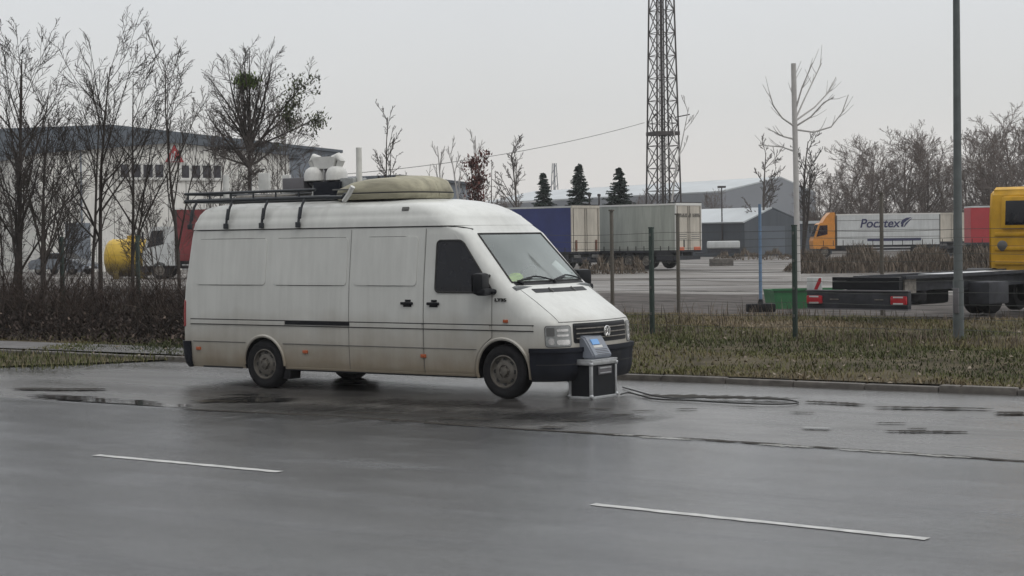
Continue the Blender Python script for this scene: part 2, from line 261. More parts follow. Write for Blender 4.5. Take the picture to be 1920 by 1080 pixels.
M = dict(
    asphalt=wet_mat('wet_asphalt', (.030, .031, .035), (.060, .062, .068), (.12, .48), (.022, 1.0, 1), .34, spec=(.22, .78)),
    layby=wet_mat('wet_rough_asphalt', (.042, .040, .039), (.10, .096, .093), (.12, .34), (.18, .7, 1), .42, (.12, .40)),
    water=mat('puddle_water', (.02, .019, .017), .03, var=.2, scale=6),
    paint=mat('road_paint', (.42, .42, .41), .45, var=.3, scale=7),
    kerb=mat('kerb_concrete', (.115, .105, .095), .8, var=.45, scale=5, bump=.3),
    soil=mat('verge_soil', (.072, .060, .038), .95, var=.5, scale=1.3, bump=.5, spec=.1),
    ground=mat('rough_ground', (.155, .142, .132), .85, var=.35, scale=.12, bump=.4, spec=.2, stretch=(.35, 1.6, 1)),
    yard=wet_mat('yard_gravel', (.075, .066, .060), (.30, .285, .27), (.38, .85), (.09, .40, 1), 1.0, (.1, .3), (.10, .55, 1), .55, (.03, .16)),
    gravel=mat('dark_gravel', (.085, .076, .072), .95, var=.75, scale=2.2, bump=1.0, spec=.12, stretch=(.45, 1, 1)),
    maroon=mat('box_maroon', (.19, .028, .032), .6, var=.3, scale=.8),
    path=mat('path_asphalt', (.10, .095, .095), .8, var=.3, scale=2, bump=.3),
    white=mat('van_white', (.592, .60, .578), .30, var=.045, scale=1.2, grime=.065, spec=.5, coat=.15, dirt=((.27, .225, .165), 1.08, .32, .95)),
    roofwhite=mat('roof_white', (.70, .70, .675), .4, var=.05, scale=1.5),
    black=mat('black_plastic', (.010, .011, .014), .5, var=.3, scale=6, spec=.25),
    bumper=mat('dark_bumper', (.009, .011, .018), .6, var=.25, scale=4, spec=.25, dirt=((.03, .027, .024), .40, .2, .4)),
    rubber=mat('tyre_rubber', (.013, .013, .015), .8, var=.35, scale=9, bump=.2, spec=.25),
    steel=mat('dirty_steel', (.20, .185, .165), .5, metal=.35, var=.4, scale=14),
    hub=mat('wheel_rim', (.13, .12, .105), .55, metal=.2, var=.35, scale=12),
    seam=mat('seam_dark', (.03, .03, .03), .8),
    crease=mat('crease_shade_and_seam', (.12, .12, .115), .6),
    dglass=mat('dark_glass', (.012, .013, .018), .06, spec=.5, var=.2),
    lens=mat('lamp_lens', (.26, .27, .27), .08, spec=.8, var=.2, scale=30),
    chrome=mat('chrome', (.72, .72, .72), .18, metal=1),
    lampdark=mat('lamp_dark', (.12, .12, .12), .2),
    orange=mat('marker_orange', (.42, .10, .035), .3),
    red=mat('tail_red', (.30, .018, .02), .25),
    redlit=mat('lamp_red', (.42, .02, .03), .3),
    vest=mat('hi_vis', (.55, .95, .05), .7, var=.3, scale=9),
    paper=mat('white_paper', (.85, .87, .86), .6),
    dash=mat('dashboard', (.16, .17, .175), .8),
    rack=mat('rack_black', (.022, .026, .032), .5, var=.3),
    grey=mat('equipment_grey', (.13, .125, .135), .6, var=.15),
    alu=mat('aluminium', (.52, .53, .54), .38, metal=.75, var=.15, scale=12),
    device=mat('device_grey', (.20, .22, .26), .4, var=.1, spec=.5),
    screen=mat('screen_blue', (.15, .36, .72), .25, var=.1),
    beige=mat('tarp_beige', (.315, .295, .215), .7, var=.32, scale=2.6, bump=.6, stretch=(.6, 3, 3)),
    domew=mat('camera_white', (.60, .60, .58), .4, var=.12, scale=9),
    cream=mat('wall_cream', (.78, .77, .735), .85, grime=.14, var=.09, scale=.35, bump=.1),
    slate=mat('cladding_slate', (.105, .125, .15), .6, var=.15, scale=.25),
    slatel=mat('cladding_bluegrey', (.19, .215, .25), .6, var=.12, scale=.3),
    window=mat('window_dark', (.035, .035, .045), .12),
    winframe=mat('window_white', (.62, .62, .60), .6),
    roofl=mat('roof_pale', (.46, .49, .51), .5, var=.12, scale=.2),
    barn=mat('barn_grey', (.068, .080, .096), .7, var=.12, scale=.4, stretch=(8, 8, .3)),
    hallw=mat('hall_grey', (.22, .235, .26), .8, var=.1, scale=.1),
    blue=mat('curtain_blue', (.028, .042, .17), .6, var=.2, scale=.8),
    curtain=mat('curtain_grey_green', (.38, .405, .365), .65, grime=.15, var=.22, scale=.7, stretch=(2.5, 2.5, .4), bump=.5),
    trailercream=mat('trailer_cream', (.55, .51, .44), .6, grime=.15, var=.2, scale=1.1, stretch=(1, 1, .4)),
    chassis=mat('chassis_dark', (.028, .030, .038), .7, var=.5, scale=3),
    boxwhite=mat('truck_box_white', (.56, .58, .585), .5, grime=.10, var=.12, scale=.9),
    navy=mat('letter_navy', (.03, .032, .10), .6),
    letter=mat('letter_dark', (.05, .05, .045), .7),
    torange=mat('cab_orange', (.62, .25, .035), .4, var=.1),
    tyellow=mat('cab_yellow', (.58, .32, .012), .42, var=.16, scale=3, dirt=((.20, .13, .04), 1.35, .75, .6)),
    tank=mat('tank_yellow', (.55, .36, .03), .45, var=.15, dirt=((.10, .085, .03), 1.1, .5, .8)),
    tred=mat('trailer_red', (.40, .035, .045), .55, var=.15, scale=.7),
    green=mat('skip_green', (.035, .16, .065), .6, var=.2),
    post=mat('post_green', (.022, .040, .033), .6, var=.3),
    postb=mat('post_brown', (.11, .10, .085), .8, var=.2),
    bluepole=mat('pole_blue', (.14, .22, .34), .5, var=.2),
    lamp=mat('pole_grey', (.085, .098, .10), .6, var=.2),
    wire=mat('wire_grey', (.09, .095, .09), .6),
    mast=mat('mast_steel', (.050, .042, .042), .7, var=.2),
    cable=mat('cable_black', (.012, .012, .012), .5),
    car=mat('car_silver', (.22, .24, .27), .25, metal=.5),
    signred=mat('sign_red', (.42, .045, .05), .5, var=.15),
    bark=mat('bark_dark', (.056, .048, .044), .9, var=.3, scale=5, spec=.15),
    barkg=mat('bark_grey', (.095, .082, .076), .9, var=.25, scale=4, spec=.15),
    barkb=mat('bark_brown', (.165, .135, .12), .9, var=.3, scale=1.5, spec=.1),
    barkp=mat('bark_pale', (.46, .45, .44), .9, var=.1, scale=3, spec=.1),
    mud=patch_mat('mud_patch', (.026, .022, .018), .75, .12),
    damp=patch_mat('damp_reflection_patch', (.02, .019, .018), .06, .5, .5, 5.0),
    dark=patch_mat('van_reflection_dark', (.018, .017, .017), .30, .22, .9, 3.0, .75),  # darkening that paints the van's reflection on wet ground
    wornpaint=patch_mat('worn_paint', (.40, .40, .38), .5, .3, .25, 14.0, .55),
    grass=tint_mat('grass_blades', [(.036, .045, .018), (.075, .085, .030), (.125, .122, .050), (.165, .130, .078), (.26, .21, .145)]),
    drygrass=tint_mat('dry_grass', [(.06, .048, .038), (.12, .095, .074), (.18, .145, .112), (.26, .22, .175)]),
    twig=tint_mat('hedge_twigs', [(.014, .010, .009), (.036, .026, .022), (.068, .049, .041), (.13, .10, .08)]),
    leafg=tint_mat('leaf_green', [(.035, .045, .02), (.075, .09, .03)]),
    mistle=tint_mat('mistletoe', [(.07, .11, .025), (.12, .17, .04)]),
    leafr=tint_mat('leaf_russet', [(.07, .03, .025), (.15, .055, .045)]),
    needle=tint_mat('needles', [(.016, .028, .022), (.035, .055, .042)]),
)
# ------------------------------------------------------------------ the setting: ground, road, lay-by, kerb, path
def sheet(name, pts, z, m, sub=0):
    b = MB(); b.add([(x, y, z) for x, y in pts], [tuple(range(len(pts)))]); return tag(b.build(name, m, smooth=False), kind='structure')
RN = np.random.default_rng(7)
sheet('ground', [(-2500, -600), (2500, -600), (2500, 3000), (-2500, 3000)], -0.06, M['ground'])
sheet('yard', [(-170, 40.5), (120, 40.5), (120, 150), (-170, 150)], -0.045, M['yard'])
r9 = random.Random(9); sheet('gravel_yard', [(-70, 40.4), (30, 40.4)]+[(30-4*i, 55.5+r9.uniform(-1.6, 1.6)) for i in range(26)], -.035, M['gravel'])
sheet('road', [(-260, -14), (160, -14), (160, 15.46), (-260, 15.46)], 0.012, M['asphalt'])
def wave_grid(name, x0, x1, y0, y1, step, zf, m):
    xs = np.arange(x0, x1+1e-6, step); ys = np.arange(y0, y1+1e-6, step)
    X, Y = np.meshgrid(xs, ys); Z = zf(X, Y); V = np.stack([X, Y, Z], -1).reshape(-1, 3)
    a, b = X.shape; I = np.arange(a*b).reshape(a, b)
    Fq = np.stack([I[:-1, :-1], I[:-1, 1:], I[1:, 1:], I[1:, :-1]], -1).reshape(-1, 4)
    o = np_mesh(name, m, V, Fq); o.data.polygons.foreach_set('use_smooth', np.ones(len(Fq), bool)); return tag(o, kind='structure')
def dips(X, Y):
    z = np.zeros_like(X)
    for cx, cy, rx, ry, d in ((-17.0, 17.9, 1.3, .9, .028), (-17.2, 15.62, 2.4, .25, .022), (-11.2, 19.75, 1.5, .35, .03), (-8.6, 18.9, 1.4, .3, .02)):
        z -= d*np.exp(-((X-cx)/rx)**2-((Y-cy)/ry)**2)
    return z + .004*np.sin(X*1.7+Y*.6)*np.cos(Y*1.3)
wave_grid('layby', -60, 20, 15.4, 21.7, .2, dips, M['layby'])
def lump(X, Y): return .075+.035*np.sin(X*.9+1.3*np.cos(Y*.7))*np.cos(Y*.8)+.02*np.sin(X*2.3+Y*1.9)
VERGE0 = 21.74
wave_grid('verge', -60, 20, VERGE0, 40.6, .35, lambda X, Y: np.where(Y < VERGE0+.3, .085, np.where((Y < 24.4) & (X < -21), .06, lump(X, Y)))*np.clip((40.9-Y)/3, 0, 1), M['soil'])
# kerb stones along the lay-by
b = MB(); rk = random.Random(3); x = -60.0
while x < 20:
    b.box((x+.5, 21.66+rk.uniform(-.008, .008), .005+rk.uniform(-.02, .012)), (.992, .14, .16), rz=rk.uniform(-.012, .012), bev=.03); x += 1.0
tag(b.build('kerb', M['kerb']), kind='structure')
sheet('path', [(-60, 21.725), (-21.5, 21.725), (-22.5, 23.2), (-60, 23.9)], .108, M['path'])
# grass tongue at the far left of the lay-by
TONGUE = [(-22.6, 21.6), (-23.2, 20.4), (-24.2, 18.9), (-27, 17.6), (-40, 17.0), (-40, 21.6)]
sheet('grass_tongue', TONGUE, .03, M['soil'])
# painted dashes
for i, (u0, u1, w0_, w1_) in enumerate(((-13.17, -10.79, 11.65, 11.59), (-7.44, -4.73, 11.355, 11.156), (-19.4, -16.7, 11.8, 11.73), (-1.5, 1.2, 11.0, 10.9))):
    b = MB(); n = 22; r_ = random.Random(i)
    rows = [[(u0+(u1-u0)*k/n, w0_+(w1_-w0_)*k/n+s_*(.048+r_.uniform(-.009, .009)), .0165) for s_ in (-1, 1)] for k in range(n+1)]
    b.grid(rows); tag(b.build('lane_dash', M['paint'], smooth=False), kind='structure')
# broken tarmac edge, puddles, painted van reflection
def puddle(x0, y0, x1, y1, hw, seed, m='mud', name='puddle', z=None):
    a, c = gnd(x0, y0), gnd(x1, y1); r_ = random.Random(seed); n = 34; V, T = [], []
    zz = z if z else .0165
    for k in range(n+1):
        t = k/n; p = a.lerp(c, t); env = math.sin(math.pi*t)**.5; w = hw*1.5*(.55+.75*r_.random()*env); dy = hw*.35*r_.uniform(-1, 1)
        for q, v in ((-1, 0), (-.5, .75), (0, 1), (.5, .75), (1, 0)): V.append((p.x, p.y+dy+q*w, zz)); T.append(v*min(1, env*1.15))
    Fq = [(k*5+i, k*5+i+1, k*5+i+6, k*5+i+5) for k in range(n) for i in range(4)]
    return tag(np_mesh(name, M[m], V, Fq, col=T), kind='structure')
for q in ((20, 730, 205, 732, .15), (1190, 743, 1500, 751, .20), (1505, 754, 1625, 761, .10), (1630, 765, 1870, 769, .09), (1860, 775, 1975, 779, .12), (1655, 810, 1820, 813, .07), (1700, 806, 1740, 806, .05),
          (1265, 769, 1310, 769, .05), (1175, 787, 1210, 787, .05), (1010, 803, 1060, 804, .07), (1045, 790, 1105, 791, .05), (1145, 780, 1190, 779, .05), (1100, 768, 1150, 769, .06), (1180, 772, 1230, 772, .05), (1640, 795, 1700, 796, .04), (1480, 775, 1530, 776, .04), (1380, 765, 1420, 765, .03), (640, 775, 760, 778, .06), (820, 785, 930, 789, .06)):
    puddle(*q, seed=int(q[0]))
for q in ((50, 741, 365, 766, .20), (365, 752, 555, 752, .34), (420, 742, 520, 743, .15), (1500, 803, 1560, 806, .08)): puddle(*q, seed=int(q[0]), m='damp')
for q in ((430, 772, 1180, 790, .85), (350, 760, 760, 772, .5), (960, 775, 1240, 790, .6), (620, 750, 1000, 764, .4)): puddle(*q, seed=int(q[0]), m='dark', name='damp_reflection_patch', z=.0150)  # dark sheets put the van's reflection into the lay-by colour
for q in ((330, 769, 670, 785, .05), (650, 784, 910, 803, .06), (890, 802, 1260, 824, .05), (1240, 822, 1610, 847, .05), (1570, 844, 1960, 871, .05)): puddle(*q, seed=int(q[0])+5, name='tarmac_crack', z=.0180)
for q in ((1195, 822, 1300, 828, .05), (1420, 836, 1530, 843, .05), (1560, 845, 1830, 863, .045), (1150, 818, 1190, 820, .03)): puddle(*q, seed=int(q[0])+9, m='wornpaint', name='worn_paint', z=.0195)
for q in ((1130, 534, 1520, 532, .22), (1140, 521, 1480, 520, .3), (1250, 545, 1420, 543, .2), (1180, 507, 1440, 505, .5), (1490, 515, 1820, 512, .4), (1330, 497, 1500, 495, .6)): puddle(*q, seed=int(q[0])+3, name='wheel_rut', z=-.034)
# ------------------------------------------------------------------ grass, weeds, hedge (uncountable)
def vnoise(X, Y, s, seed=0):
    r_ = np.random.default_rng(seed); out = np.zeros_like(X)
    for k in range(6):
        a, p, f_ = r_.uniform(0, 6.28), r_.uniform(0, 6.28), s*r_.uniform(.6, 1.8); out += np.sin((X*np.cos(a)+Y*np.sin(a))*f_+p)
    return out/6
def blades(name, m, P, h, w, tint, lean=.5, rng=RN):
    n = len(P); a = rng.uniform(0, 6.283, n); d = np.stack([np.cos(a), np.sin(a), np.zeros(n)], -1); t = np.stack([-np.sin(a), np.cos(a), np.zeros(n)], -1)
    L = (h*lean*rng.uniform(.2, 1.4, n))[:, None]; hh = np.stack([np.zeros(n), np.zeros(n), h], -1); ww = w[:, None] if hasattr(w, '__len__') else w
    v = np.stack([P-t*ww*.5, P+t*ww*.5, P+hh*.6+d*L*.4+t*ww*.35, P+hh*.6+d*L*.4-t*ww*.35, P+hh+d*L], 1).reshape(-1, 3)
    i = np.arange(n)*5
    f = np.concatenate([np.stack([i, i+1, i+2], -1), np.stack([i, i+2, i+3], -1), np.stack([i+3, i+2, i+4], -1)])
    return np_mesh(name, m, v, f, col=np.repeat(tint, 5))
n = 105000
X = RN.uniform(-30, -1, n); Y = VERGE0+RN.random(n)**1.25*16.5
k = (vnoise(X, Y, 1.6, 1)+.8*vnoise(X, Y*1.8, .5, 12)+RN.normal(0, .3, n)) > -.5; X, Y = X[k], Y[k]; n = len(X)
pt = vnoise(X, Y, .9, 2)
tint = np.clip(.42+.55*pt+.35*vnoise(X, Y*2.2, .35, 9)+RN.normal(0, .10, n)+.012*(Y-26), 0, 1)
hh = (.032+.045*RN.random(n))*(1+.5*vnoise(X, Y, 2.2, 3))*np.where(Y > 28, 1.25, 1.0)
tag(blades('grass', M['grass'], np.stack([X, Y, lump(X, Y)-.01], -1), hh, .013+.012*RN.random(n), tint, .8), kind='stuff')
n = 9000
X = RN.uniform(-40, -22.4, n); Y = RN.uniform(17.0, 21.6, n); k = (Y > 17.2+np.clip((X+27)*.33, 0, 9)*1.05) & (RN.random(n) < .95); X, Y = X[k], Y[k]; n = len(X)
tag(blades('grass_patch', M['grass'], np.stack([X, Y, np.full(n, .03)], -1), .05+.09*RN.random(n), np.full(n, .016), np.clip(RN.normal(.3, .2, n), 0, 1), .8), kind='stuff')
n = 900
X = RN.uniform(-28, -3, n); Y = VERGE0+RN.random(n)**1.6*14-.25
tag(blades('fallen_leaves', M['drygrass'], np.stack([X, Y, np.where(Y < VERGE0, .09, lump(X, Y)+.02)], -1), .015+.02*RN.random(n), .03+.045*RN.random(n), np.clip(RN.normal(.65, .25, n), 0, 1), 2.5), kind='stuff')
n = 7000
X = RN.uniform(-30, -6, n); Y = np.concatenate([RN.normal(30, .8, n//2), RN.uniform(31, 40, n-n//2)]); k = vnoise(X, Y, .8, 5)+RN.normal(0, .25, n) > .0; X, Y = X[k], Y[k]; n = len(X)
tag(blades('dry_weeds', M['drygrass'], np.stack([X, Y, lump(X, Y)*np.clip((40.9-Y)/3, 0, 1)-.02], -1), (.10+.26*RN.random(n)**2.5)*np.where(X < -17, 1.5, 1), np.full(n, .016), np.clip(RN.normal(.33, .22, n), 0, 1), .5), kind='stuff')
def twigs(name, m, P, L, r, rng, up=.8, tint=None, nseg=3):
    n = len(P); d = rng.normal(0, 1, (n, 3)); d[:, 2] = np.abs(d[:, 2])*up+up*.6; d /= np.linalg.norm(d, axis=1)[:, None]
    rings = []; p = P.copy()
    for s_ in range(nseg+1):
        a = rng.normal(0, 1, (n, 3)); u = np.cross(d, a); u /= np.linalg.norm(u, axis=1)[:, None]; v = np.cross(d, u)
        rr = (r*(1-.75*s_/nseg))[:, None]
        rings.append(np.stack([p+u*rr, p+(-.5*u+.87*v)*rr, p+(-.5*u-.87*v)*rr], 1))
        d = d+rng.normal(0, .28, (n, 3)); d /= np.linalg.norm(d, axis=1)[:, None]; p = p+d*(L/nseg)[:, None]
    V = np.stack(rings, 1).reshape(-1, 3); per = 3*(nseg+1); base = np.arange(n)*per; fs = []
    for s_ in range(nseg):
        for j in range(3):
            a, b_ = s_*3+j, s_*3+(j+1) % 3; fs.append(np.stack([base+a, base+b_, base+b_+3, base+a+3], -1))
    return np_mesh(name, m, V, np.concatenate(fs), col=np.repeat(tint if tint is not None else rng.random(n), per))
n = 15000; rh = np.random.default_rng(11)
X = rh.uniform(-46, -21.6, n); Y = 23.9+rh.random(n)**.8*6.0; top = 1.15+.3*vnoise(X, Y, .9, 8)+np.clip((-29-X)*.05, -.3, .35)
z0 = rh.random(n)**1.6*top*.75
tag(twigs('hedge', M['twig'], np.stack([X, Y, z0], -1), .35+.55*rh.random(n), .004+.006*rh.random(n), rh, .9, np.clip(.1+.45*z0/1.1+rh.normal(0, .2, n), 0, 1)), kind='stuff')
n = 2600
X = rh.uniform(-46, -21.8, n); Y = 24.2+rh.random(n)*5.5
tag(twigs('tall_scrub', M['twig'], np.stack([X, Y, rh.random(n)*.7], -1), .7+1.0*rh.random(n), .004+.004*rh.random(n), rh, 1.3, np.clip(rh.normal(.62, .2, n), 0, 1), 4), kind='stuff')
n = 9000
X = rh.uniform(-46, -21.3, n); Y = 23.5+rh.random(n)*3.2
tag(blades('leaf_litter', M['twig'], np.stack([X, Y, .1+rh.random(n)**3*.5], -1), .03+.05*rh.random(n), .03+.03*rh.random(n), np.clip(rh.normal(.35, .3, n), 0, 1), 1.5), kind='stuff')
# brown weeds growing on a bank out in the yard, and beside the trailers
def weeds(name, px0, px1, Z0, dz, n, h, seed):
    r_ = np.random.default_rng(seed); u = r_.random(n); dd = r_.random(n)*dz; P = np.zeros((n, 3))
    a, c = spot(px0, Z0), spot(px1, Z0); P[:, 0] = a.x+(c.x-a.x)*u+FWD0.x*dd; P[:, 1] = a.y+(c.y-a.y)*u+FWD0.y*dd
    env = np.clip(u*9, 0, 1)*np.clip((1-u)*12, .3, 1)*(.7+.3*np.sin(u*23)+.15*np.sin(u*61)); bank = env*np.clip(dd/dz*3, 0, 1)*.45
    P[:, 2] = -.05+bank
    return tag(blades(name, M['drygrass'], P, h*env*(.35+.75*r_.random(n)), .05+.05*r_.random(n), np.clip(r_.normal(.45, .22, n)-.1*(1-env), 0, 1), .5, r_), kind='stuff')
weeds('weed_bank', 1500, 1935, 92, 7, 9000, .9, 21)
weeds('trailer_weeds', 1085, 1215, 97, 3, 1300, .5, 22)
weeds('far_weeds', 1340, 1530, 140, 3, 1200, .5, 23)
# ------------------------------------------------------------------ trees
def grow(seed, H, r0, stems, levels, rmin, clear=.3, lean=.05, curve=.16, top=1.0, dome=None):
    """levels: (count, angle from parent, length as a share of the parent, pull upwards); returns (trunk MB, crown MB, tips)"""
    rg = random.Random(seed); T, Cn, tips = MB(), MB(), []
    def limb(p, d, L, r, lv, trunk):
        ns_ = 7 if lv == 0 else (4 if lv == 1 else 3)
        pts, rs, ds = [Vector(p)], [r], [Vector(d)]; d = Vector(d).normalized(); q = Vector(p)
        upw = levels[lv-1][3] if lv else .12
        for i in range(ns_):
            d = (d+Vector((rg.gauss(0, curve), rg.gauss(0, curve), rg.gauss(0, curve)*.6+upw))).normalized() if lv else (d+Vector((rg.gauss(0, curve*.45), rg.gauss(0, curve*.45), .05))).normalized()
            q = q+d*(L/ns_); pts.append(q.copy()); rs.append(max(rmin, r*(1-.82*(i+1)/ns_))); ds.append(d.copy())
        (T if trunk else Cn).tube(pts, rs, 7 if lv == 0 else (4 if lv == 1 else 3), cap=False)
        if lv >= len(levels): tips.append(q); return
        cnt, ang, lf, _ = levels[lv]
        c0 = clear if lv == 0 else .18
        for k in range(cnt):
            t = c0+(1-c0)*((k+rg.random())/cnt); t = min(t, .985); f_ = t*ns_; i = int(f_); w = f_-i
            base = pts[i].lerp(pts[i+1], w); dd = ds[i+1]; rr = rs[i]*(1-w)+rs[i+1]*w
            side = dd.orthogonal().normalized(); side.rotate(Matrix.Rotation(rg.uniform(0, 6.283), 3, dd))
            a = math.radians(ang*rg.uniform(.65, 1.25)); nd = (dd*math.cos(a)+side*math.sin(a)).normalized()
            LL = L*lf*rg.uniform(.6, 1.15)*((1-.62*t) if lv == 0 else (1.05-.55*t))*(1 if lv else top)
            if dome and lv == 0:
                an = math.radians(4+86*((k*7 % cnt)+.5)/cnt); az = 2.39996*k+rg.uniform(-.3, .3); nd = Vector((math.sin(an)*math.cos(az), math.sin(an)*math.sin(az), math.cos(an)))
                base = pts[-1].lerp(pts[-3], .9*(an/1.57)*rg.random()); cz, rx_, rz_ = dome; tt = 0.1
                while tt < 8:
                    qq = base+nd*tt
                    if (qq.x/rx_)**2+(qq.y/rx_)**2+((qq.z-cz)/rz_)**2 > 1 and tt > .6: break
                    tt += .05
                LL = tt*rg.uniform(.74, .93); rr = r*.55
            limb(base, nd, LL, max(rmin, min(rr*.62, r*.5)), lv+1, False)
    for s_ in range(stems):
        a = rg.uniform(0, 6.283); o = Vector((math.cos(a), math.sin(a), 0))*(0.12 if stems > 1 else 0)
        limb(o, Vector((rg.gauss(0, lean)+o.x*lean*6, rg.gauss(0, lean)+o.y*lean*6, 1)), H*rg.uniform(.85, 1.0) if s_ else H, r0*(1 if s_ == 0 else rg.uniform(.7, .95)), 0, True)
    return T, Cn, tips
def np_from(mb, name, m, parent): return np_mesh(name, m, mb.v, [f for f in mb.f], parent) if mb.f else None
def tree(name, label, cat, loc, seed, H, r0, m, stems=1, levels=((9, 42, .42, .08), (6, 38, .5, .06), (5, 35, .5, .03)), rmin=.006, clear=.3, group=None, lean=.05, curve=.08, rz=0, leaves=None, top=1.0, dome=None):
    T, Cn, tips = grow(seed, H, r0, stems, levels, rmin, clear, lean, curve, top, dome)
    o = thing(name, label, cat, loc, rz, group); np_from(T, 'trunk', m, o); np_from(Cn, 'crown', m, o)
    if leaves:
        lm, n_, size, flt = leaves; r_ = np.random.default_rng(seed); tp = np.array([t for t in tips if flt(t)])
        if len(tp):
            P = tp[r_.integers(0, len(tp), n_)]+r_.normal(0, size*1.6, (n_, 3)); lf = blades('leaves', lm, P, size*(.7+.8*r_.random(n_)), size*.75, r_.random(n_), 1.6, r_); lf.parent = o
    return o
NEAR = ((13, 38, .66, .11), (8, 37, .46, .07), (7, 36, .46, .03))
G1 = 'bare trees behind the hedge'
def sp(px, Z, z=0.0): p = spot(px, Z); p.z = z; return p
tree('bare_tree', 'tall bare tree with twin dark stems at the left edge, behind the hedge', 'tree', sp(36, 45), 101, 6.5, .080, M['bark'], 2, NEAR, .0055, .18, G1, .03)
tree('bare_tree', 'bare forked tree right of the leftmost tree, before the cream building', 'tree', sp(178, 46), 108, 6.4, .068, M['bark'], 2, NEAR, .0055, .30, G1, .035)
tree('bare_tree', 'leaning bare tree with long straight branches behind the hedge', 'tree', sp(75, 44), 103, 5.0, .055, M['bark'], 2, NEAR, .0055, .15, G1, .09)
tree('bare_tree', 'thin bare tree just left of the van, in front of the red logo', 'tree', sp(334, 45), 137, 6.2, .055, M['bark'], 1, ((10, 32, .55, .10), (7, 36, .46, .05), (5, 36, .5, .02)), .007, .28, G1, .03)
tree('bare_tree', 'slender bare tree rising between the forked tree and the van', 'tree', sp(245, 47), 105, 6.2, .055, M['bark'], 1, NEAR, .006, .2, G1, .06)
tree('bare_sapling', 'low bushy bare sapling behind the yellow tank', 'tree', sp(300, 52), 116, 3.6, .03, M['barkg'], 2, NEAR, .006, .1, G1, .08)
tree('bare_sapling', 'low bushy bare sapling at the far left edge of the hedge', 'tree', sp(5, 49), 117, 4.4, .04, M['bark'], 2, NEAR, .006, .1, G1, .08)
tree('bare_sapling', 'low bare sapling leaning over the parked car', 'tree', sp(120, 50), 118, 3.8, .035, M['bark'], 2, NEAR, .006, .1, G1, .1)
tree('bare_sapling', 'bare sapling with upright twigs behind the roof rack of the van', 'tree', sp(405, 60), 119, 5.6, .04, M['barkg'], 2, NEAR, .007, .15, G1, .06)
tree('bare_sapling', 'leaning bare sapling behind the dome cameras', 'tree', sp(520, 62), 120, 6.0, .04, M['barkg'], 2, NEAR, .007, .2, G1, .10)
# the round tree with some leaves left and a clump of mistletoe
ROUND = ((24, 46, 1.0, .03), (11, 40, .40, .04), (11, 40, .50, .02))
rt = tree('round_tree', 'round crowned bare tree with green mistletoe and a few leaves, above the van rack', 'tree', sp(466, 70), 131, 5.6, .17, M['bark'], 1, ROUND, .008, .60, None, .015, .09,
          leaves=(M['leafg'], 1100, .085, lambda t: (t.x*RIGHT0.x+t.y*RIGHT0.y) > 1.2 and t.z < 8.2), dome=(7.25, 3.0, 2.5))
r_ = np.random.default_rng(5); P = r_.normal(0, .22, (500, 3)); P[:, 2] = P[:, 2]*.7+7.95; P[:, 0] += .05
ml = blades('mistletoe', M['mistle'], P, .12+.12*r_.random(500), np.full(500, .05), r_.random(500), 1.2, r_); ml.parent = rt
tree('bare_tree', 'slim bare tree with two black stems rising behind the beige roof cover', 'tree', sp(716, 62), 141, 6.1, .055, M['bark'], 2, ((12, 36, .36, .10), (5, 34, .45, .05), (3, 30, .5, .02)), .008, .3, None, .035)
tree('bare_shrub', 'low bare shrub right of the slim tree behind the roof cover', 'shrub', sp(780, 64), 142, 4.4, .03, M['barkg'], 4, ((6, 32, .4, .08), (4, 34, .5, .03)), .007, .2, None, .12)
tree('bare_tree', 'grey round headed bare tree above the van windscreen', 'tree', sp(970, 115), 151, 7.3, .12, M['barkg'], 1, ((11, 38, .45, .10), (7, 36, .5, .04), (5, 34, .5, .02)), .016, .33, None, .02)
tree('bare_shrub', 'spreading grey bare shrub beside the russet shrub', 'shrub', sp(918, 110), 152, 6.0, .08, M['barkg'], 4, ((7, 36, .42, .08), (5, 36, .5, .03), (3, 34, .5, 0)), .014, .12, None, .13)
tree('russet_shrub', 'narrow shrub holding its russet brown leaves, behind the van roof', 'shrub', sp(889, 100), 153, 6.2, .07, M['bark'], 2, ((10, 30, .22, .1), (5, 36, .5, .05)), .012, .15, None, .02, leaves=(M['leafr'], 1500, .13, lambda t: True))
for i, (px, Hh, lab) in enumerate(((842, 7.4, 'leftmost pale thin tree above the roof cover'), (868, 7.0, 'short pale thin tree between its two taller pale neighbours'), (897, 8.0, 'tallest pale thin tree above the russet shrub'))):
    tree('pale_tree', lab, 'tree', sp(px, 108), 160+i, Hh, .12, M['barkp'], 1, ((7, 24, .35, .12), (4, 30, .5, .05)), .022, .35, 'pale thin trees behind the van', .02)
def drawn_tree(label, Z, trunk, limbs, r0, r1, rb, sprays, seed):
    """a tree whose trunk and main limbs follow measured outlines; limbs also lean towards and away from the viewer"""
    base = at(*trunk[0], Z); base.z = 0; o = thing('pale_tree', label, 'tree', base); rg = random.Random(seed)
    tp = [at(x, y, Z)-base for x, y in trunk]; tp[0].z = -.05
    MB().tube(tp, list(np.linspace(r0, r1, len(tp))), 9).build('trunk', M['barkp'], o); b = MB()
    for L in limbs:
        dz = rg.uniform(-1.4, 1.4); k = len(L); q = [at(x, y, Z)-base+FWD0*(dz*(n_/(k-1))) for n_, (x, y) in enumerate(L)]
        b.tube(q, list(np.linspace(rb, rb*.45, k)), 6, cap=False)
        for _ in range(sprays):
            t = rg.uniform(.25, .95)*(k-1); n_ = min(int(t), k-2); p = q[n_].lerp(q[n_+1], t-n_); d = (q[n_+1]-q[n_]).normalized(); d = (d+Vector((rg.gauss(0, .45), rg.gauss(0, .45), rg.gauss(.25, .3)))).normalized(); l_ = rg.uniform(.35, .9)
            b.tube([p, p+d*l_*.5, p+d*l_+Vector((0, 0, .12*l_))], [rb*.4, rb*.3, rb*.2], 4, cap=False)
    b.build('crown', M['barkp'], o); return o
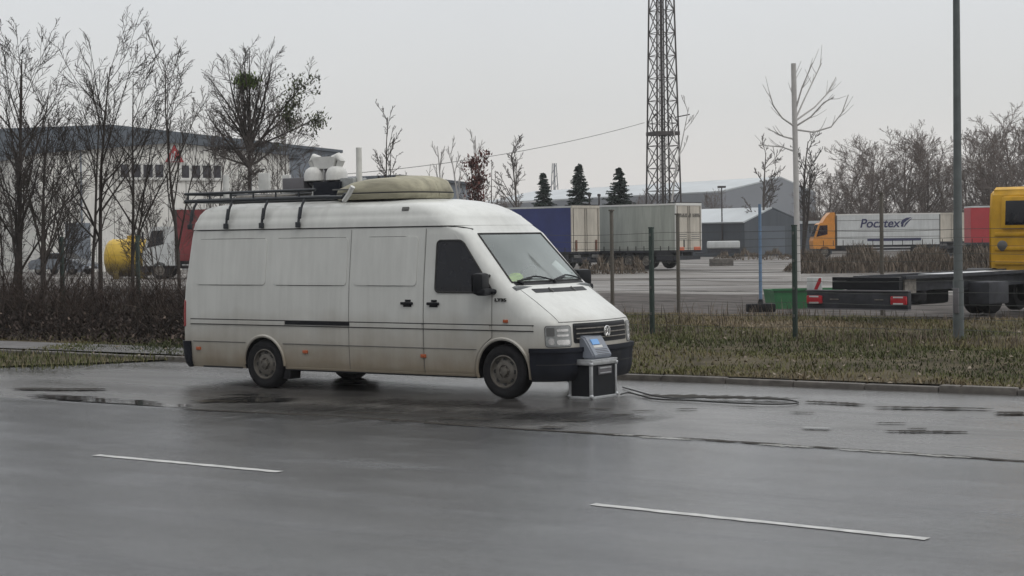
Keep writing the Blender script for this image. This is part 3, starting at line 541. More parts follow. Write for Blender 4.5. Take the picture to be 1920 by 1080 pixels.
drawn_tree('tall pale tree with a cut off top and wide arching branches before the grey hall', 78, [(1496, 500), (1494, 400), (1492, 300), (1490, 220), (1488, 119)],
    [[(1491, 238), (1465, 222), (1447, 200), (1438, 176)], [(1492, 243), (1525, 248), (1558, 238), (1578, 212), (1590, 178)], [(1492, 222), (1508, 190), (1528, 152), (1548, 114)], [(1492, 205), (1502, 165), (1520, 120)], [(1492, 226), (1530, 200), (1560, 170), (1577, 140)], [(1493, 262), (1468, 256), (1440, 242)], [(1493, 285), (1468, 274), (1430, 270)], [(1493, 236), (1518, 220), (1540, 194), (1556, 186)], [(1490, 205), (1488, 165), (1497, 128)]], .125, .11, .042, 5, 3)
tree('pale_tree', 'pale bare tree partly hidden behind the lattice mast', 'tree', sp(1252, 120), 171, 10.4, .10, M['barkp'], 1, ((7, 44, .30, .16), (3, 34, .45, .08)), .022, .5, None, .01)
tree('bare_tree', 'round bare tree in front of the far grey hall', 'tree', sp(1432, 165), 181, 9.3, .17, M['barkg'], 1, ((12, 44, .5, .08), (8, 38, .5, .04), (5, 36, .5, .02)), .022, .25, None, .02)
tree('bare_tree', 'dark bare tree with a curved trunk beside the grey garage', 'tree', sp(1508, 118), 182, 8.0, .14, M['bark'], 2, ((9, 36, .42, .10), (6, 36, .5, .04), (4, 34, .5, .02)), .016, .3, None, .07)
# brown row behind the orange truck
BRT = ((16, 48, .80, .12), (10, 42, .48, .05), (10, 42, .52, .02))
base_t = [grow(190+i, 9.4, .15, 2, BRT, .0125, .10, .05, .12) for i in range(3)]
meshes = []
for T, Cn, _ in base_t:
    a = np_from(T, 'trunk', M['barkb'], None); c = np_from(Cn, 'crown', M['barkb'], None); meshes.append((a.data, c.data)); bpy.data.objects.remove(a); bpy.data.objects.remove(c)
ROW = [(1548, 188, .86, 'bare tree at the left end of the brown row, above the orange cab'), (1586, 196, .92, 'brown bare tree above the roof of the orange cab'), (1622, 184, 1.14, 'dense brown tree above the start of the blue lettering'),
       (1660, 192, 1.0, 'brown bare tree above the middle of the blue lettering'), (1692, 186, 1.22, 'tallest dense brown tree, above the end of the blue lettering'), (1736, 190, 1.2, 'broad brown tree above the rear of the white truck box'),
       (1775, 200, .95, 'brown bare tree just left of the grey lamp post'), (1815, 182, .95, 'brown bare tree just right of the grey lamp post'), (1848, 186, 1.22, 'tall brown tree above the red trailer'),
       (1884, 180, 1.16, 'brown bare tree left of the yellow cab roof'), (1912, 176, 1.3, 'tall brown tree above the yellow cab'), (1945, 185, 1.3, 'brown bare tree at the right end of the row')]
for i, (px, Z, s_, lab) in enumerate(ROW):
    o = thing('brown_tree', lab, 'tree', sp(px, Z), i*1.9, 'row of brown bare trees behind the orange truck'); o.scale = (s_*1.0, s_*1.0, s_*.90)
    for nm_, me in zip(('trunk', 'crown'), meshes[i % 3]):
        c = bpy.data.objects.new(nm_, me); S.collection.objects.link(c); c.parent = o
tag(twigs('far_thicket', M['drygrass'], (lambda r_: np.stack([(lambda u, d: spot(1530, 200).x+(spot(1960, 200).x-spot(1530, 200).x)*u+FWD0.x*d)(*(U_ := r_.random((2, 9000))*np.array([[1], [12]]))), spot(1530, 200).y+(spot(1960, 200).y-spot(1530, 200).y)*U_[0]+FWD0.y*U_[1], r_.random(9000)**1.4*3.6], -1))(np.random.default_rng(31)), np.random.default_rng(32).uniform(1.2, 2.6, 9000), np.full(9000, .03), np.random.default_rng(33), 1.0, np.clip(np.random.default_rng(34).normal(.25, .18, 9000), 0, 1)), kind='stuff')
for i, (px, Z, s_, lab) in enumerate(((1330, 210, .62, 'small bare tree just right of the lattice mast'), (1205, 215, .62, 'bare tree left of the mast base behind the conifers'), (1190, 205, .5, 'low bare tree beside the rightmost conifer'), (940, 150, .5, 'low bare tree left of the conifers, behind the van roof'))):
    o = thing('far_tree', lab, 'tree', sp(px, Z), 1+i*2.3, 'small bare trees around the mast'); o.scale = (s_*.8, s_*.8, s_)
    for nm_, me in zip(('trunk', 'crown'), meshes[i % 3]):
        c = bpy.data.objects.new(nm_, me); c.data = me; S.collection.objects.link(c); c.parent = o
# conifers
def conifer(px, Z, H, R, seed, label):
    rg = np.random.default_rng(seed); o = thing('conifer', label, 'tree', sp(px, Z), 0, 'three conifers behind the trailers')
    MB().tube([(0, 0, 0), (0, 0, H)], [.14, .02], 6).build('trunk', M['bark'], o)
    vs, fs, cl = [], [], []
    for q in range(460):
        u = rg.random()**.8; z = .3+u*(H-.35); L = R*(1-z/H)**.9*rg.uniform(.55, 1.15)+.10; a = rg.uniform(0, 6.283); tl = rg.random()
        ns_ = max(3, int(L/.10)); dr = rg.uniform(.18, .5)
        for j in range(ns_):
            t = (j+.6)/ns_; c = np.array([math.cos(a)*L*t, math.sin(a)*L*t, z-dr*L*t+.25*L*t*t]); w = (.13+.16*L*(1-t))
            for s_ in (-1, 1, 0):
                dn = a+s_*rg.uniform(.7, 1.3); d = np.array([math.cos(dn), math.sin(dn), rg.uniform(-.75, .05)])*w*rg.uniform(.7, 1.3); p = np.array([-math.sin(dn)*.05, math.cos(dn)*.05, .045*rg.choice((-1, 1))])
                i0 = len(vs); vs += [c-p, c+p, c+d]; fs.append((i0, i0+1, i0+2)); cl += [min(1, max(0, tl*.6+.4*rg.random()))]*3
    np_mesh('crown', M['needle'], vs, fs, o, cl); return o
conifer(1020, 124, 6.3, 1.75, 1, 'leftmost and thinnest of the three dark conifers')
conifer(1087, 124, 6.9, 2.0, 2, 'middle conifer, the tallest, above the cream trailer door')
conifer(1162, 124, 6.6, 2.5, 3, 'rightmost conifer, broad and dense, left of the mast')
# ------------------------------------------------------------------ fence, posts, lamp post
FV = 30.1
def on_fence(px):                                   # U where picture column px meets the fence line
    d = ray(px, 620); return CAMP.x + d.x*FV/d.y
ft = []
FP = [(119, 'dark green fence post at the left, beside the parked car'), (261, 'dark green fence post in front of the yellow tank'), (1223, 'dark green fence post in front of the pale green trailer'), (1491, 'dark green fence post left of the red and white board')]
for px, lab in FP:
    u = on_fence(px); o = thing('fence_post', lab, 'fence post', (u, FV, 0), 0, 'green posts of the roadside fence')
    MB().box((0, 0, 1.05), (.075, .075, 2.14), bev=.008).build('shaft', M['post'], o); MB().box((0, 0, 2.135), (.088, .088, .03), bev=.008).build('cap', M['post'], o)
    for z in (.5, 1.0, 1.5, 2.0): MB().box((0, -.045, z), (.03, .03, .05)).build('clip', M['wire'], o)
for px, Z, h, lab in ((1147, 47, 2.62, 'brown concrete post in front of the pale green trailer'), (1271, 47, 2.5, 'brown concrete post at the corner of the pale green trailer'), (1653, 44, 2.9, 'thin brown post in front of the white truck box')):
    o = thing('concrete_post', lab, 'post', sp(px, Z), 0, 'brown posts of the inner yard fence')
    MB().box((0, 0, h/2), (.075, .075, h), bev=.012).build('shaft', M['postb'], o); MB().prism([(-.055, -.055), (.055, -.055), (.055, .055), (-.055, .055)], h, h+.04, 'z').build('cap', M['postb'], o)
fw_ = tag(bpy.data.objects.new('wire_fence', None), 'thin grey wires of the roadside fence strung between the green posts', 'fence'); S.collection.objects.link(fw_)
for z, r0 in ((2.04, .006), (1.90, .005), (1.76, .005), (1.62, .005), (1.48, .005), (1.32, .005), (1.14, .005), (.94, .005), (.74, .005), (.5, .005), (.3, .005)):
    pts = [(u, FV+.012*math.sin(u*1.7+z*9), z+.014*math.sin(u*.9+z*5)-.02*math.sin(math.pi*((u % 3)/3))) for u in np.arange(-24, -10, .5)]
    MB().tube(pts, r0, 4).build('wire', M['wire'], fw_)
fw2 = tag(bpy.data.objects.new('wire_fence', None), 'thin grey wires of the yard fence above the hedge', 'fence'); S.collection.objects.link(fw2)
for z in (1.95, 1.7, 1.45, 1.2, .95):
    MB().tube([(u, FV, z+.014*math.sin(u*.9+z*5)) for u in np.arange(-46, -25, .5)], .003, 4).build('wire', M['wire'], fw2)
o = thing('lamp_post', 'tall grey street lamp post in front of the flatbed chassis', 'lamp post', sp(1796, 33), 0)
MB().tube([(0, 0, 0), (0, 0, 1.1), (0, 0, 1.15), (0, 0, 8.6)], [.098, .095, .080, .05], 18).build('shaft', M['lamp'], o)
MB().tube([(0, 0, 8.5), (0, -.3, 9.0), (0, -1.3, 9.25)], [.05, .045, .04], 10).build('arm', M['lamp'], o)
MB().ball((0, -1.6, 9.25), (.14, .4, .08), 12, 8, .7).build('lantern', M['lamp'], o)
MB().box((0, -.10, .75), (.10, .04, .45), bev=.01).build('hatch', M['grey'], o)
o = thing('blue_pole', 'thin blue pole standing in a dark rubber block', 'pole', sp(1425, 47), yaw(1, 0))
MB().tube([(0, 0, .2), (0, 0, 2.75)], [.045, .04], 10).build('pole', M['bluepole'], o); MB().box((0, 0, .10), (.74, .34, .22), bev=.05).build('base', M['rubber'], o)
MB().tube([(0, 0, .19), (0, 0, .32)], [.08, .055], 10).build('socket', M['black'], o)
# ------------------------------------------------------------------ the white van
VAN = thing('van', 'dirty white high roof panel van with roof rack parked in the lay-by', 'van', (-13.32, 19.32, 0.0))
KEY = np.array([  # z, front x, bow, front half width, side start x, half width, rear x
 (.24, .84, .10, .62, .30, .925, -5.50), (.32, .89, .10, .62, .32, .950, -5.56), (.60, .90, .10, .64, .33, .966, -5.58), (.90, .875, .10, .66, .33, .967, -5.58),
 (.96, .84, .10, .665, .30, .966, -5.58), (1.03, .735, .095, .67, .20, .964, -5.58), (1.20, .455, .08, .70, .0, .957, -5.57), (1.38, .155, .07, .755, -.19, .947, -5.56),
 (1.43, .085, .07, .775, -.23, .943, -5.55), (2.04, -.49, .07, .69, -.70, .880, -5.48), (2.07, -.52, .075, .68, -.76, .876, -5.475), (2.15, -.575, .10, .61, -1.0, .868, -5.46),
 (2.155, -.575, .10, .61, -1.0, .880, -5.46), (2.26, -.655, .15, .56, -1.2, .862, -5.43), (2.275, -.665, .15, .55, -1.2, .850, -5.42), (2.36, -.79, .18, .5, -1.35, .825, -5.38), (2.43, -.95, .20, .45, -1.5, .775, -5.33),
 (2.475, -1.12, .2, .38, -1.7, .68, -5.28), (2.505, -1.40, .2, .3, -1.9, .50, -5.2), (2.522, -1.9, .15, .2, -2.1, .27, -5.0)])
def krow(z): return [np.interp(z, KEY[:, 0], KEY[:, i]) for i in range(1, 7)]
def half(z):
    xf, bow, wf, xs, w, xr = krow(z); P = []
    for i in range(9): t = i/8; P.append((xf-bow*t*t, wf*t))
    for i in range(1, 9): a = math.pi/2*i/8; P.append((xs+(xf-bow-xs)*math.cos(a), wf+(w-wf)*math.sin(a)))
    rc = .09
    for i in range(1, 25): P.append((xs+(xr+rc-xs)*i/24, w))
    for i in range(1, 7): a = math.pi/2*i/6; P.append((xr+rc-rc*math.sin(a), w-rc+rc*math.cos(a)))
    for i in range(1, 5): P.append((xr, (w-rc)*(1-i/4)))
    return np.array(P)
zs = sorted(set([round(z, 4) for z in KEY[:, 0]] + [.40, .5, .7, .8, 1.1, 1.3, 1.5, 1.6, 1.7, 1.8, 1.9, 2.0, 2.11, 2.2, 2.32, 2.40, 2.455, 2.49]))
rows = []
for z in zs:
    h = half(z); ring = [(x, -y, z) for x, y in h] + [(x, y, z) for x, y in h[-2:0:-1]]; rows.append(ring)
nv = len(rows[0]); b = MB()
b.add([p for r in rows for p in r], [(i*nv+j, i*nv+(j+1) % nv, (i+1)*nv+(j+1) % nv, (i+1)*nv+j) for i in range(len(rows)-1) for j in range(nv)]+[tuple(range(nv-1, -1, -1)), tuple((len(rows)-1)*nv+j for j in range(nv))])
body = b.build('body', M['white'], VAN, ang=32)
cut = MB(); WX = (0.0, -4.02); WZ = (.338, .322); AR = (.405, .375)
for i in (0, 1):
    for s_ in (-1, 1): cut.cyl((WX[i], s_*.60, WZ[i]), (WX[i], s_*1.3, WZ[i]), AR[i], n=40)
co = cut.build('cutter', M['black'], VAN, smooth=False)
bo = body.modifiers.new('arches', 'BOOLEAN'); bo.object = co; bo.operation = 'DIFFERENCE'; bo.solver = 'EXACT'
dg = bpy.context.evaluated_depsgraph_get(); me = bpy.data.meshes.new_from_object(body.evaluated_get(dg)); body.modifiers.clear(); body.data = me
bpy.data.objects.remove(co)
while len(me.materials) < 2: me.materials.append(M['black'])
me.materials[0] = M['white']; me.materials[1] = M['black']
bm = bmesh.new(); bm.from_mesh(me); kill = []
for f in bm.faces:
    c = f.calc_center_median(); f.smooth = True
    if 1.43 < c.z < 2.04 and f.normal.x > .35 and abs(c.y) < krow(c.z)[2] and c.x > -.75 and abs(c.x-(krow(c.z)[0])) < .09: kill.append(f)
    for i in (0, 1):
        if abs(math.hypot(c.x-WX[i], c.z-WZ[i])-AR[i]) < .02 and abs(f.normal.y) < .3 and abs(c.y) < .95: f.material_index = 1
        if abs(abs(c.y)-.60) < .01 and abs(c.x-WX[i]) < .5 and c.z < 1: f.material_index = 1
    if c.z < .25 and f.normal.z < -.5: f.material_index = 1
for ed in bm.edges:
    if len(ed.link_faces) == 2 and ed.calc_face_angle(0) > math.radians(32): ed.smooth = False
bmesh.ops.delete(bm, geom=kill, context='FACES'); bm.to_mesh(me); bm.free()
# positions on the skin: s > 0 runs along the near (kerb-away) side, s < 0 along the far side
_c = {}
def dense(z):
    k = round(z, 4)
    if k not in _c:
        h = half(z); L = np.concatenate([[0], np.cumsum(np.linalg.norm(np.diff(h, axis=0), axis=1))]); _c[k] = (h, L)
    return _c[k]
def raw(z, s):
    h, L = dense(z); a = abs(s); return Vector((np.interp(a, L, h[:, 0]), (-1 if s >= 0 else 1)*np.interp(a, L, h[:, 1]), z))
def skin(z, s, off=0.0):
    p = raw(z, s); e_ = .012; t = raw(z, s+e_)-raw(z, s-e_); u = raw(min(z+e_, 2.52), s)-raw(max(z-e_, .24), s); n = t.cross(u)
    if n.length > 1e-9: n.normalize()
    if n.dot(Vector((p.x+2.4, p.y*3, 0))) < 0: n = -n
    return p+n*off
def s_x(z, x):
    h, L = dense(z); hx = h[9:, 0]; return float(np.interp(-x, -hx, L[9:]))
def s_wf(z): return float(dense(z)[1][8])
def s_end(z): return float(dense(z)[1][-1])
def patch(name, m, s0, s1, z0, z1, off=.006, parent=VAN, nsx=14, nz=14, r=0.0, side=1, depth=.012, ang=40):
    f0 = s0 if callable(s0) else (lambda z: s0); f1 = s1 if callable(s1) else (lambda z: s1)
    zz = [z0+(z1-z0)*i/nz for i in range(nz+1)]
    if r > 0: zz = sorted(set(zz+[z0+r*(1-math.cos(a)) for a in np.linspace(0, math.pi/2, 6)]+[z1-r*(1-math.cos(a)) for a in np.linspace(0, math.pi/2, 6)]))
    rows = []
    for z in zz:
        a, c = f0(z), f1(z)
        if r > 0:
            dz = min(z-z0, z1-z); 
            if dz < r: q = r-math.sqrt(max(0, r*r-(r-dz)**2)); a += q*(1 if a < c else -1); c -= q*(1 if a < c else -1)
        rows.append([(z, side*(a+(c-a)*j/nsx)) for j in range(nsx+1)])
    b = MB(); A, B_ = len(rows), nsx+1
    top = [skin(z, s, off) for r_ in rows for z, s in r_]; bot = [skin(z, s, off-depth) for r_ in rows for z, s in r_]
    fs = [(i*B_+j, i*B_+j+1, (i+1)*B_+j+1, (i+1)*B_+j) for i in range(A-1) for j in range(B_-1)]
    rim = [j for j in range(B_)]+[i*B_+B_-1 for i in range(1, A)]+[(A-1)*B_+j for j in range(B_-2, -1, -1)]+[i*B_ for i in range(A-2, 0, -1)]
    global RIM; RIM = [top[i] for i in rim]
    k = len(top); fs += [(rim[i], rim[(i+1) % len(rim)], k+rim[(i+1) % len(rim)], k+rim[i]) for i in range(len(rim))]
    b.add(top+bot, fs); return b.build(name, m, parent, ang=ang)
def line(pts, r=.005, off=.001): return [skin(z, s, off) for z, s in pts]
def xline(z, x0, x1, n=20, side=1): return [(z, side*s_x(z, x0+(x1-x0)*i/n)) for i in range(n+1)]
# windscreen and what lies behind it
patch('windscreen', glass_mat('windscreen_glass', (.80, .84, .84), 1.75, .30, (.6, .64, .63)), lambda z: -s_wf(z)-.004, lambda z: s_wf(z)+.004, 1.428, 2.042, .004, nsx=24, depth=.004)
b = MB()
fr = [(1.43, -s_wf(1.43)+2*s_wf(1.43)*i/20) for i in range(21)]+[(z, s_wf(z)) for z in np.linspace(1.45, 2.02, 10)]+[(2.04, s_wf(2.04)-2*s_wf(2.04)*i/20) for i in range(21)]+[(z, -s_wf(z)) for z in np.linspace(2.02, 1.45, 10)]
b.tube(line(fr, off=.004), .013, 6, closed=True); b.build('windscreen_seal', M['seam'], VAN)
b = MB(); b.box((-.28, 0, 1.22), (.85, 1.7, .34), bev=.06); b.box((-.45, .45, 1.40), (.3, .5, .12), ry=.3, bev=.05); b.build('dashboard', M['dash'], VAN)
b = MB()
for y in (-.45, -.02, .45): b.box((-1.0, y, 1.0), (.5, .44, .2), bev=.06); b.box((-1.22, y, 1.35), (.18, .42, .75), ry=-.12, bev=.07); b.box((-1.28, y, 1.82), (.11, .26, .2), bev=.05)
b.build('seats', M['dash'], VAN)
b = MB(); b.span((-1.75, -.85, .4), (-1.70, .85, 2.1)); b.build('bulkhead', M['grey'], VAN)
b = MB(); b.tube([(-.62+.17*math.sin(a)*.45, .45+.19*math.cos(a), 1.45+.17*math.sin(a)) for a in np.linspace(0, 6.283, 25)[:-1]], .016, 8, closed=True); b.build('steering_wheel', M['black'], VAN)
b = MB(); b.ball((-.19, -.52, 1.45), (.12, .20, .06), 14, 8, .8); b.ball((-.22, -.36, 1.47), (.08, .12, .075), 12, 8, .8); b.ball((-.16, -.62, 1.44), (.07, .12, .05), 12, 8, .8); b.build('hi_vis_vest', M['vest'], VAN)
b = MB(); b.box((-.09, -.42, 1.425), (.16, .42, .035), ry=.25); b.box((-.10, .08, 1.42), (.16, .5, .02), ry=.2); b.box((-.085, .50, 1.55), (.02, .17, .32), ry=-.72, rx=.42, bev=.008); b.build('papers', M['paper'], VAN)
# wipers, bonnet vent, bonnet edge
b = MB()
for y0, y1 in ((-.70, -.02), (.02, .70)):
    pts = [skin(1.425+.055*math.sin(math.pi*i/10)*(.6 if i < 5 else 1), -(y0+(y1-y0)*i/10), .03) for i in range(11)]
    b.tube(pts, .011, 6); b.tube([pts[0], skin(1.40, -y0*.9, .02)], .016, 6)
    b.tube([skin(1.455, -(y0+.12), .02), pts[5], skin(1.465, -(y1-.08), .02)], .007, 6)
b.build('wiper', M['black'], VAN)
patch('scuttle', M['black'], -.76, .76, 1.395, 1.43, .006, nz=3, nsx=20)
patch('bonnet_vent', M['black'], -.58, .58, 1.300, 1.345, .005, nz=4, nsx=20, r=.01)
b = MB()
for s_ in (-.25, .25): b.tube([skin(1.30, s_, .008), skin(1.345, s_, .008)], .012, 6)
b.build('vent_bar', M['crease'], VAN)
b = MB()
for sd in (1, -1):
    b.tube(line([(z, sd*(s_wf(z)+.12-.10*(z-.95)/.42)) for z in np.linspace(.955, 1.37, 14)]), .004, 5)
b.tube(line([(.948, -.80+1.6*i/30) for i in range(31)]), .005, 5)
b.build('bonnet_seam', M['crease'], VAN)
# grille, badge, headlights, bumper
GR = patch('grille', M['black'], -.60, .60, .685, .925, .006, nsx=22, nz=6, r=.03)
b = MB()
for z in (.74, .80, .86): b.tube([skin(z, -.56+1.12*i/20, .014) for i in range(21)], .0085, 6)
b.build('grille_slat', M['steel'], GR)
bc = skin(.805, 0, .03); b = MB(); b.tube([(bc.x, .068*math.cos(a), bc.z+.068*math.sin(a)) for a in np.linspace(0, 6.283, 29)[:-1]], .008, 6, closed=True)
for pl in ([(-.036, .052), (-.001, .004), (.034, .052)], [(-.060, .020), (-.028, -.056), (0, -.012), (.028, -.056), (.060, .020)]):
    b.tube([(bc.x+.002, y, bc.z+z) for y, z in pl], .008, 6)
b.lathe([(0, bc.x-.012), (.066, bc.x-.012), (.066, bc.x-.03)], (0, 0, bc.z), 'x', 20)
b.build('badge', M['chrome'], VAN, ang=60)
for sd in (1, -1):
    hl = patch('headlight', M['lens'], .645, .99, .655, .90, .010, nsx=14, nz=8, r=.035, side=sd, depth=.03)
    patch('headlight_surround', M['lampdark'], .635, 1.0, .645, .91, .004, hl, nsx=12, nz=6, r=.04, side=sd)
    patch('indicator_lens', M['lampdark'], .875, .975, .78, .885, .013, hl, nsx=6, nz=4, r=.015, side=sd)
    patch('reflector', M['chrome'], .675, .855, .675, .735, .014, hl, nsx=8, nz=4, r=.025, side=sd)
    patch('reflector', M['chrome'], .69, .85, .775, .80, .014, hl, nsx=8, nz=3, r=.01, side=sd)
    patch('reflector', M['chrome'], .69, .85, .835, .865, .014, hl, nsx=8, nz=3, r=.012, side=sd)
    patch('reflector', M['chrome'], .885, .955, .675, .755, .014, hl, nsx=6, nz=4, r=.03, side=sd)
def s_bmp(z): return s_x(z, max(.42, AR[0]*0+math.sqrt(max(0, .425**2-(z-WZ[0])**2)))+.0)
BU = patch('front_bumper', M['bumper'], lambda z: -s_bmp(z), s_bmp, .225, .625, .045, nsx=40, nz=10, depth=.05)
patch('bumper_lip', M['bumper'], lambda z: -s_bmp(z), s_bmp, .585, .635, .060, BU, nsx=40, nz=3, depth=.05)
patch('bumper_groove', M['seam'], lambda z: -s_bmp(z)+.08, lambda z: s_bmp(z)-.08, .43, .44, .0475, BU, nsx=40, nz=2)
patch('number_plate_holder', M['black'], -.28, .28, .44, .56, .055, BU, nsx=6, nz=2)
# gutter, trim, grooves, pressed panels, door seams
b = MB(); b.tube(line([(2.15, -s_x(2.15, x)) for x in np.linspace(-5.42, -.95, 30)]), .011, 6)
b.tube(line([(2.15, s_x(2.15, x)) for x in np.linspace(-5.42, -1.0, 30)]+[(2.142, s_x(2.142, -.85)), (2.125, s_x(2.125, -.72)), (2.10, s_x(2.10, -.62))]), .011, 6)
b.build('gutter_seal', M['seam'], VAN)
b = MB()
for x0, x1 in ((-5.30, -3.99), (-3.83, -2.54), (-2.39, -1.36)):
    for z, cr in ((2.022, -1), (1.388, 0)):
        q = [(z+(cr*.05*(1-k/4)**2 if cr else 0), s_x(z, x0+.0+.05*(k/4 if cr else 1))) for k in range(4)] if cr else []
        b.tube(line(q+xline(z, x0+.05, x1-.04, 14)), [.003]*(len(q)+3)+[.006]*9+[.003]*3, 5)
b.build('panel_crease', M['crease'], VAN)  # grey tubes paint the shade along the pressed panel edges
for x0, x1 in ((-5.30, -3.99), (-3.83, -2.54)):
    patch('pressed_panel', M['white'], lambda z, x1=x1: s_x(z, x1), lambda z, x0=x0: s_x(z, x0), 1.392, 2.018, .009, nsx=12, nz=8, r=.05, depth=.012)
def arch_s(z, i, pad, sgn):
    d = (AR[i]+pad)**2-(z-WZ[i])**2; return WX[i]+sgn*math.sqrt(d) if d > 0 else None
def dfront(z):
    a = arch_s(z, 0, .035, -1); return s_x(z, min(-.17, a) if a is not None and z < .78 else -.17)
DOOR = patch('cab_door', M['white'], lambda z: s_x(z, -.17-max(0, z-1.30)*.80) if z > 1.30 else dfront(z), lambda z: s_x(z, -1.225), .275, 2.07, .004, nsx=18, nz=30, r=.04, depth=.010)
SLD = patch('sliding_door', M['white'], lambda z: s_x(z, -1.255), lambda z: s_x(z, -2.475), .275, 2.12, .004, nsx=14, nz=24, r=.03, depth=.010)
patch('pressed_panel', M['white'], lambda z: s_x(z, -1.36), lambda z: s_x(z, -2.39), 1.392, 2.018, .013, SLD, nsx=12, nz=8, r=.05, depth=.012)
for q_, w_ in (([(z, s_x(z, -1.24)) for z in np.linspace(.28, 2.12, 30)], .004), ([(z, s_x(z, -2.49)) for z in np.linspace(.28, 2.12, 30)], .003), ([(z, dfront(z)-.012) for z in np.linspace(.28, 1.28, 24)], .0035)):
    MB().tube(line(q_, off=.002), w_, 5).build('door_seam', M['crease'], VAN)
# front arch of the door frame, side window, mirrors
WF = lambda z: s_x(z, -.09-(z-1.30)*.80)
WIN = patch('window', M['dglass'], lambda z: WF(z)+.03, lambda z: s_x(z, -1.05), 1.31, 1.965, .0085, DOOR, nsx=16, nz=18, r=.055)
b = MB(); b.tube(RIM, .011, 6, closed=True); b.build('window_seal', M['seam'], DOOR)
for sd, par in ((-1, DOOR), (1, VAN)):
    b = MB(); yb = sd*.93
    b.box((-.20, sd*1.13, 1.425), (.15, .24, .27), rz=sd*-.25, bev=.05); b.box((-.16, sd*1.13, 1.325), (.13, .22, .09), rz=sd*-.25, bev=.03)
    b.tube([(-.12, yb, 1.32), (-.17, sd*1.06, 1.34)], .035, 8); b.tube([(-.22, sd*.92, 1.52), (-.2, sd*1.05, 1.50)], .02, 8)
    mi = b.build('wing_mirror', M['black'], par); 
    MB().box((-.285, sd*1.13+sd*.018, 1.43), (.006, .19, .21), rz=sd*-.25).build('mirror_glass', M['dglass'], mi)
# handles, lamps, badge strip, rub strip, grooves
for x, par in ((-1.075, DOOR), (-1.50, SLD)):
    b = MB(); p = skin(1.165, s_x(1.165, x), .02); b.box(p, (.19, .035, .036), bev=.012); p2 = skin(1.20, s_x(1.2, x+.01), .008); b.box(p2, (.09, .012, .028), bev=.006)
    p3 = skin(1.145, s_x(1.145, x), .006); b.box(p3, (.13, .008, .05), bev=.004); b.build('handle', M['black'], par)
for x in (-5.26, -3.26, -1.245):
    p = skin(.50, s_x(.5, x), .010); MB().box(p, (.085, .022, .045), bev=.008).build('side_marker', M['orange'], VAN)
p = skin(.962, s_x(.962, .055), .010); MB().box(p, (.07, .02, .04), bev=.008).build('side_indicator', M['orange'], VAN)
b = MB(); cv = bpy.data.curves.new('t', 'FONT'); cv.body = 'LT35'; cv.size = .085; cv.extrude = .004; cv.offset = .004; to = bpy.data.objects.new('t', cv); S.collection.objects.link(to)
tm = bpy.data.meshes.new_from_object(to.evaluated_get(bpy.context.evaluated_depsgraph_get())); bpy.data.objects.remove(to)
tm.materials.clear(); tm.materials.append(M['seam']); to = bpy.data.objects.new('model_lettering', tm); S.collection.objects.link(to); to.parent = VAN
p = skin(1.215, s_x(1.215, -.115), .008); to.location = (p.x, p.y, 1.205); to.rotation_euler = (math.radians(88), 0, 0); to.scale = (1.0, .62, 1)
def strip(name, m, x0, x1, z0, z1, off): return patch(name, m, lambda z: s_x(z, x1), lambda z: s_x(z, x0), z0, z1, off, nsx=24, nz=3, depth=off+.004)
strip('rub_strip', M['white'], -5.39, -3.62, .850, .905, .012); strip('rub_strip', M['white'], -2.46, -1.262, .850, .905, .014); strip('rub_strip', M['white'], -1.22, -.19, .850, .905, .014); strip('rub_strip', M['white'], -.15, .44, .850, .905, .012)
strip('door_rail', M['black'], -3.61, -2.475, .862, .912, .010)
b = MB(); b.tube(line(xline(.912, -5.40, .46, 40), off=.006), .0075, 5); b.tube(line(xline(.844, -5.40, .46, 40), off=.006), .0065, 5); b.build('trim_line', M['seam'], VAN)
b = MB(); b.tube(line(xline(.602, -5.36, -4.36, 12), off=.003), .006, 5); b.tube(line(xline(.602, -3.66, -.40, 30), off=.006), .006, 5); b.build('groove_line', M['crease'], VAN)
strip('sill', M['white'], -3.60, -.44, .262, .285, .010)
b = MB(); b.tube(line(xline(.25, -5.2, -4.45, 10), off=.002), .012, 5); b.tube(line(xline(.25, -3.56, -.42, 20), off=.002), .012, 5); b.build('sill_edge', M['black'], VAN)
for i in (0, 1):
    for sd in (-1, 1):
        b = MB(); pts = []
        for k in range(25):
            a = math.radians(-12+204*k/24); z = WZ[i]+AR[i]*math.sin(a); x = WX[i]+AR[i]*math.cos(a)
            if z > .25: q = skin(z, s_x(z, x), .004); pts.append((x, sd*abs(q.y), z))
        b.tube(pts, .022, 6); b.build('arch_lip', M['white'], VAN)
for sd in (1, -1):
    patch('tail_lamp', M['red'], lambda z: s_x(z, -5.50), lambda z: s_x(z, -5.50)+.17, .80, 1.17, .012, nsx=8, nz=6, r=.03, side=sd)
patch('rear_bumper', M['bumper'], lambda z: s_x(z, -5.40), s_end, .245, .60, .035, nsx=20, nz=6, depth=.04); patch('rear_bumper', M['bumper'], lambda z: s_x(z, -5.40), s_end, .245, .60, .035, nsx=20, nz=6, depth=.04, side=-1)
p = skin(2.375, s_x(2.375, -1.62), .008); MB().box(p, (.11, .02, .05), bev=.008, rx=-.35).build('roof_emblem', M['crease'], VAN)
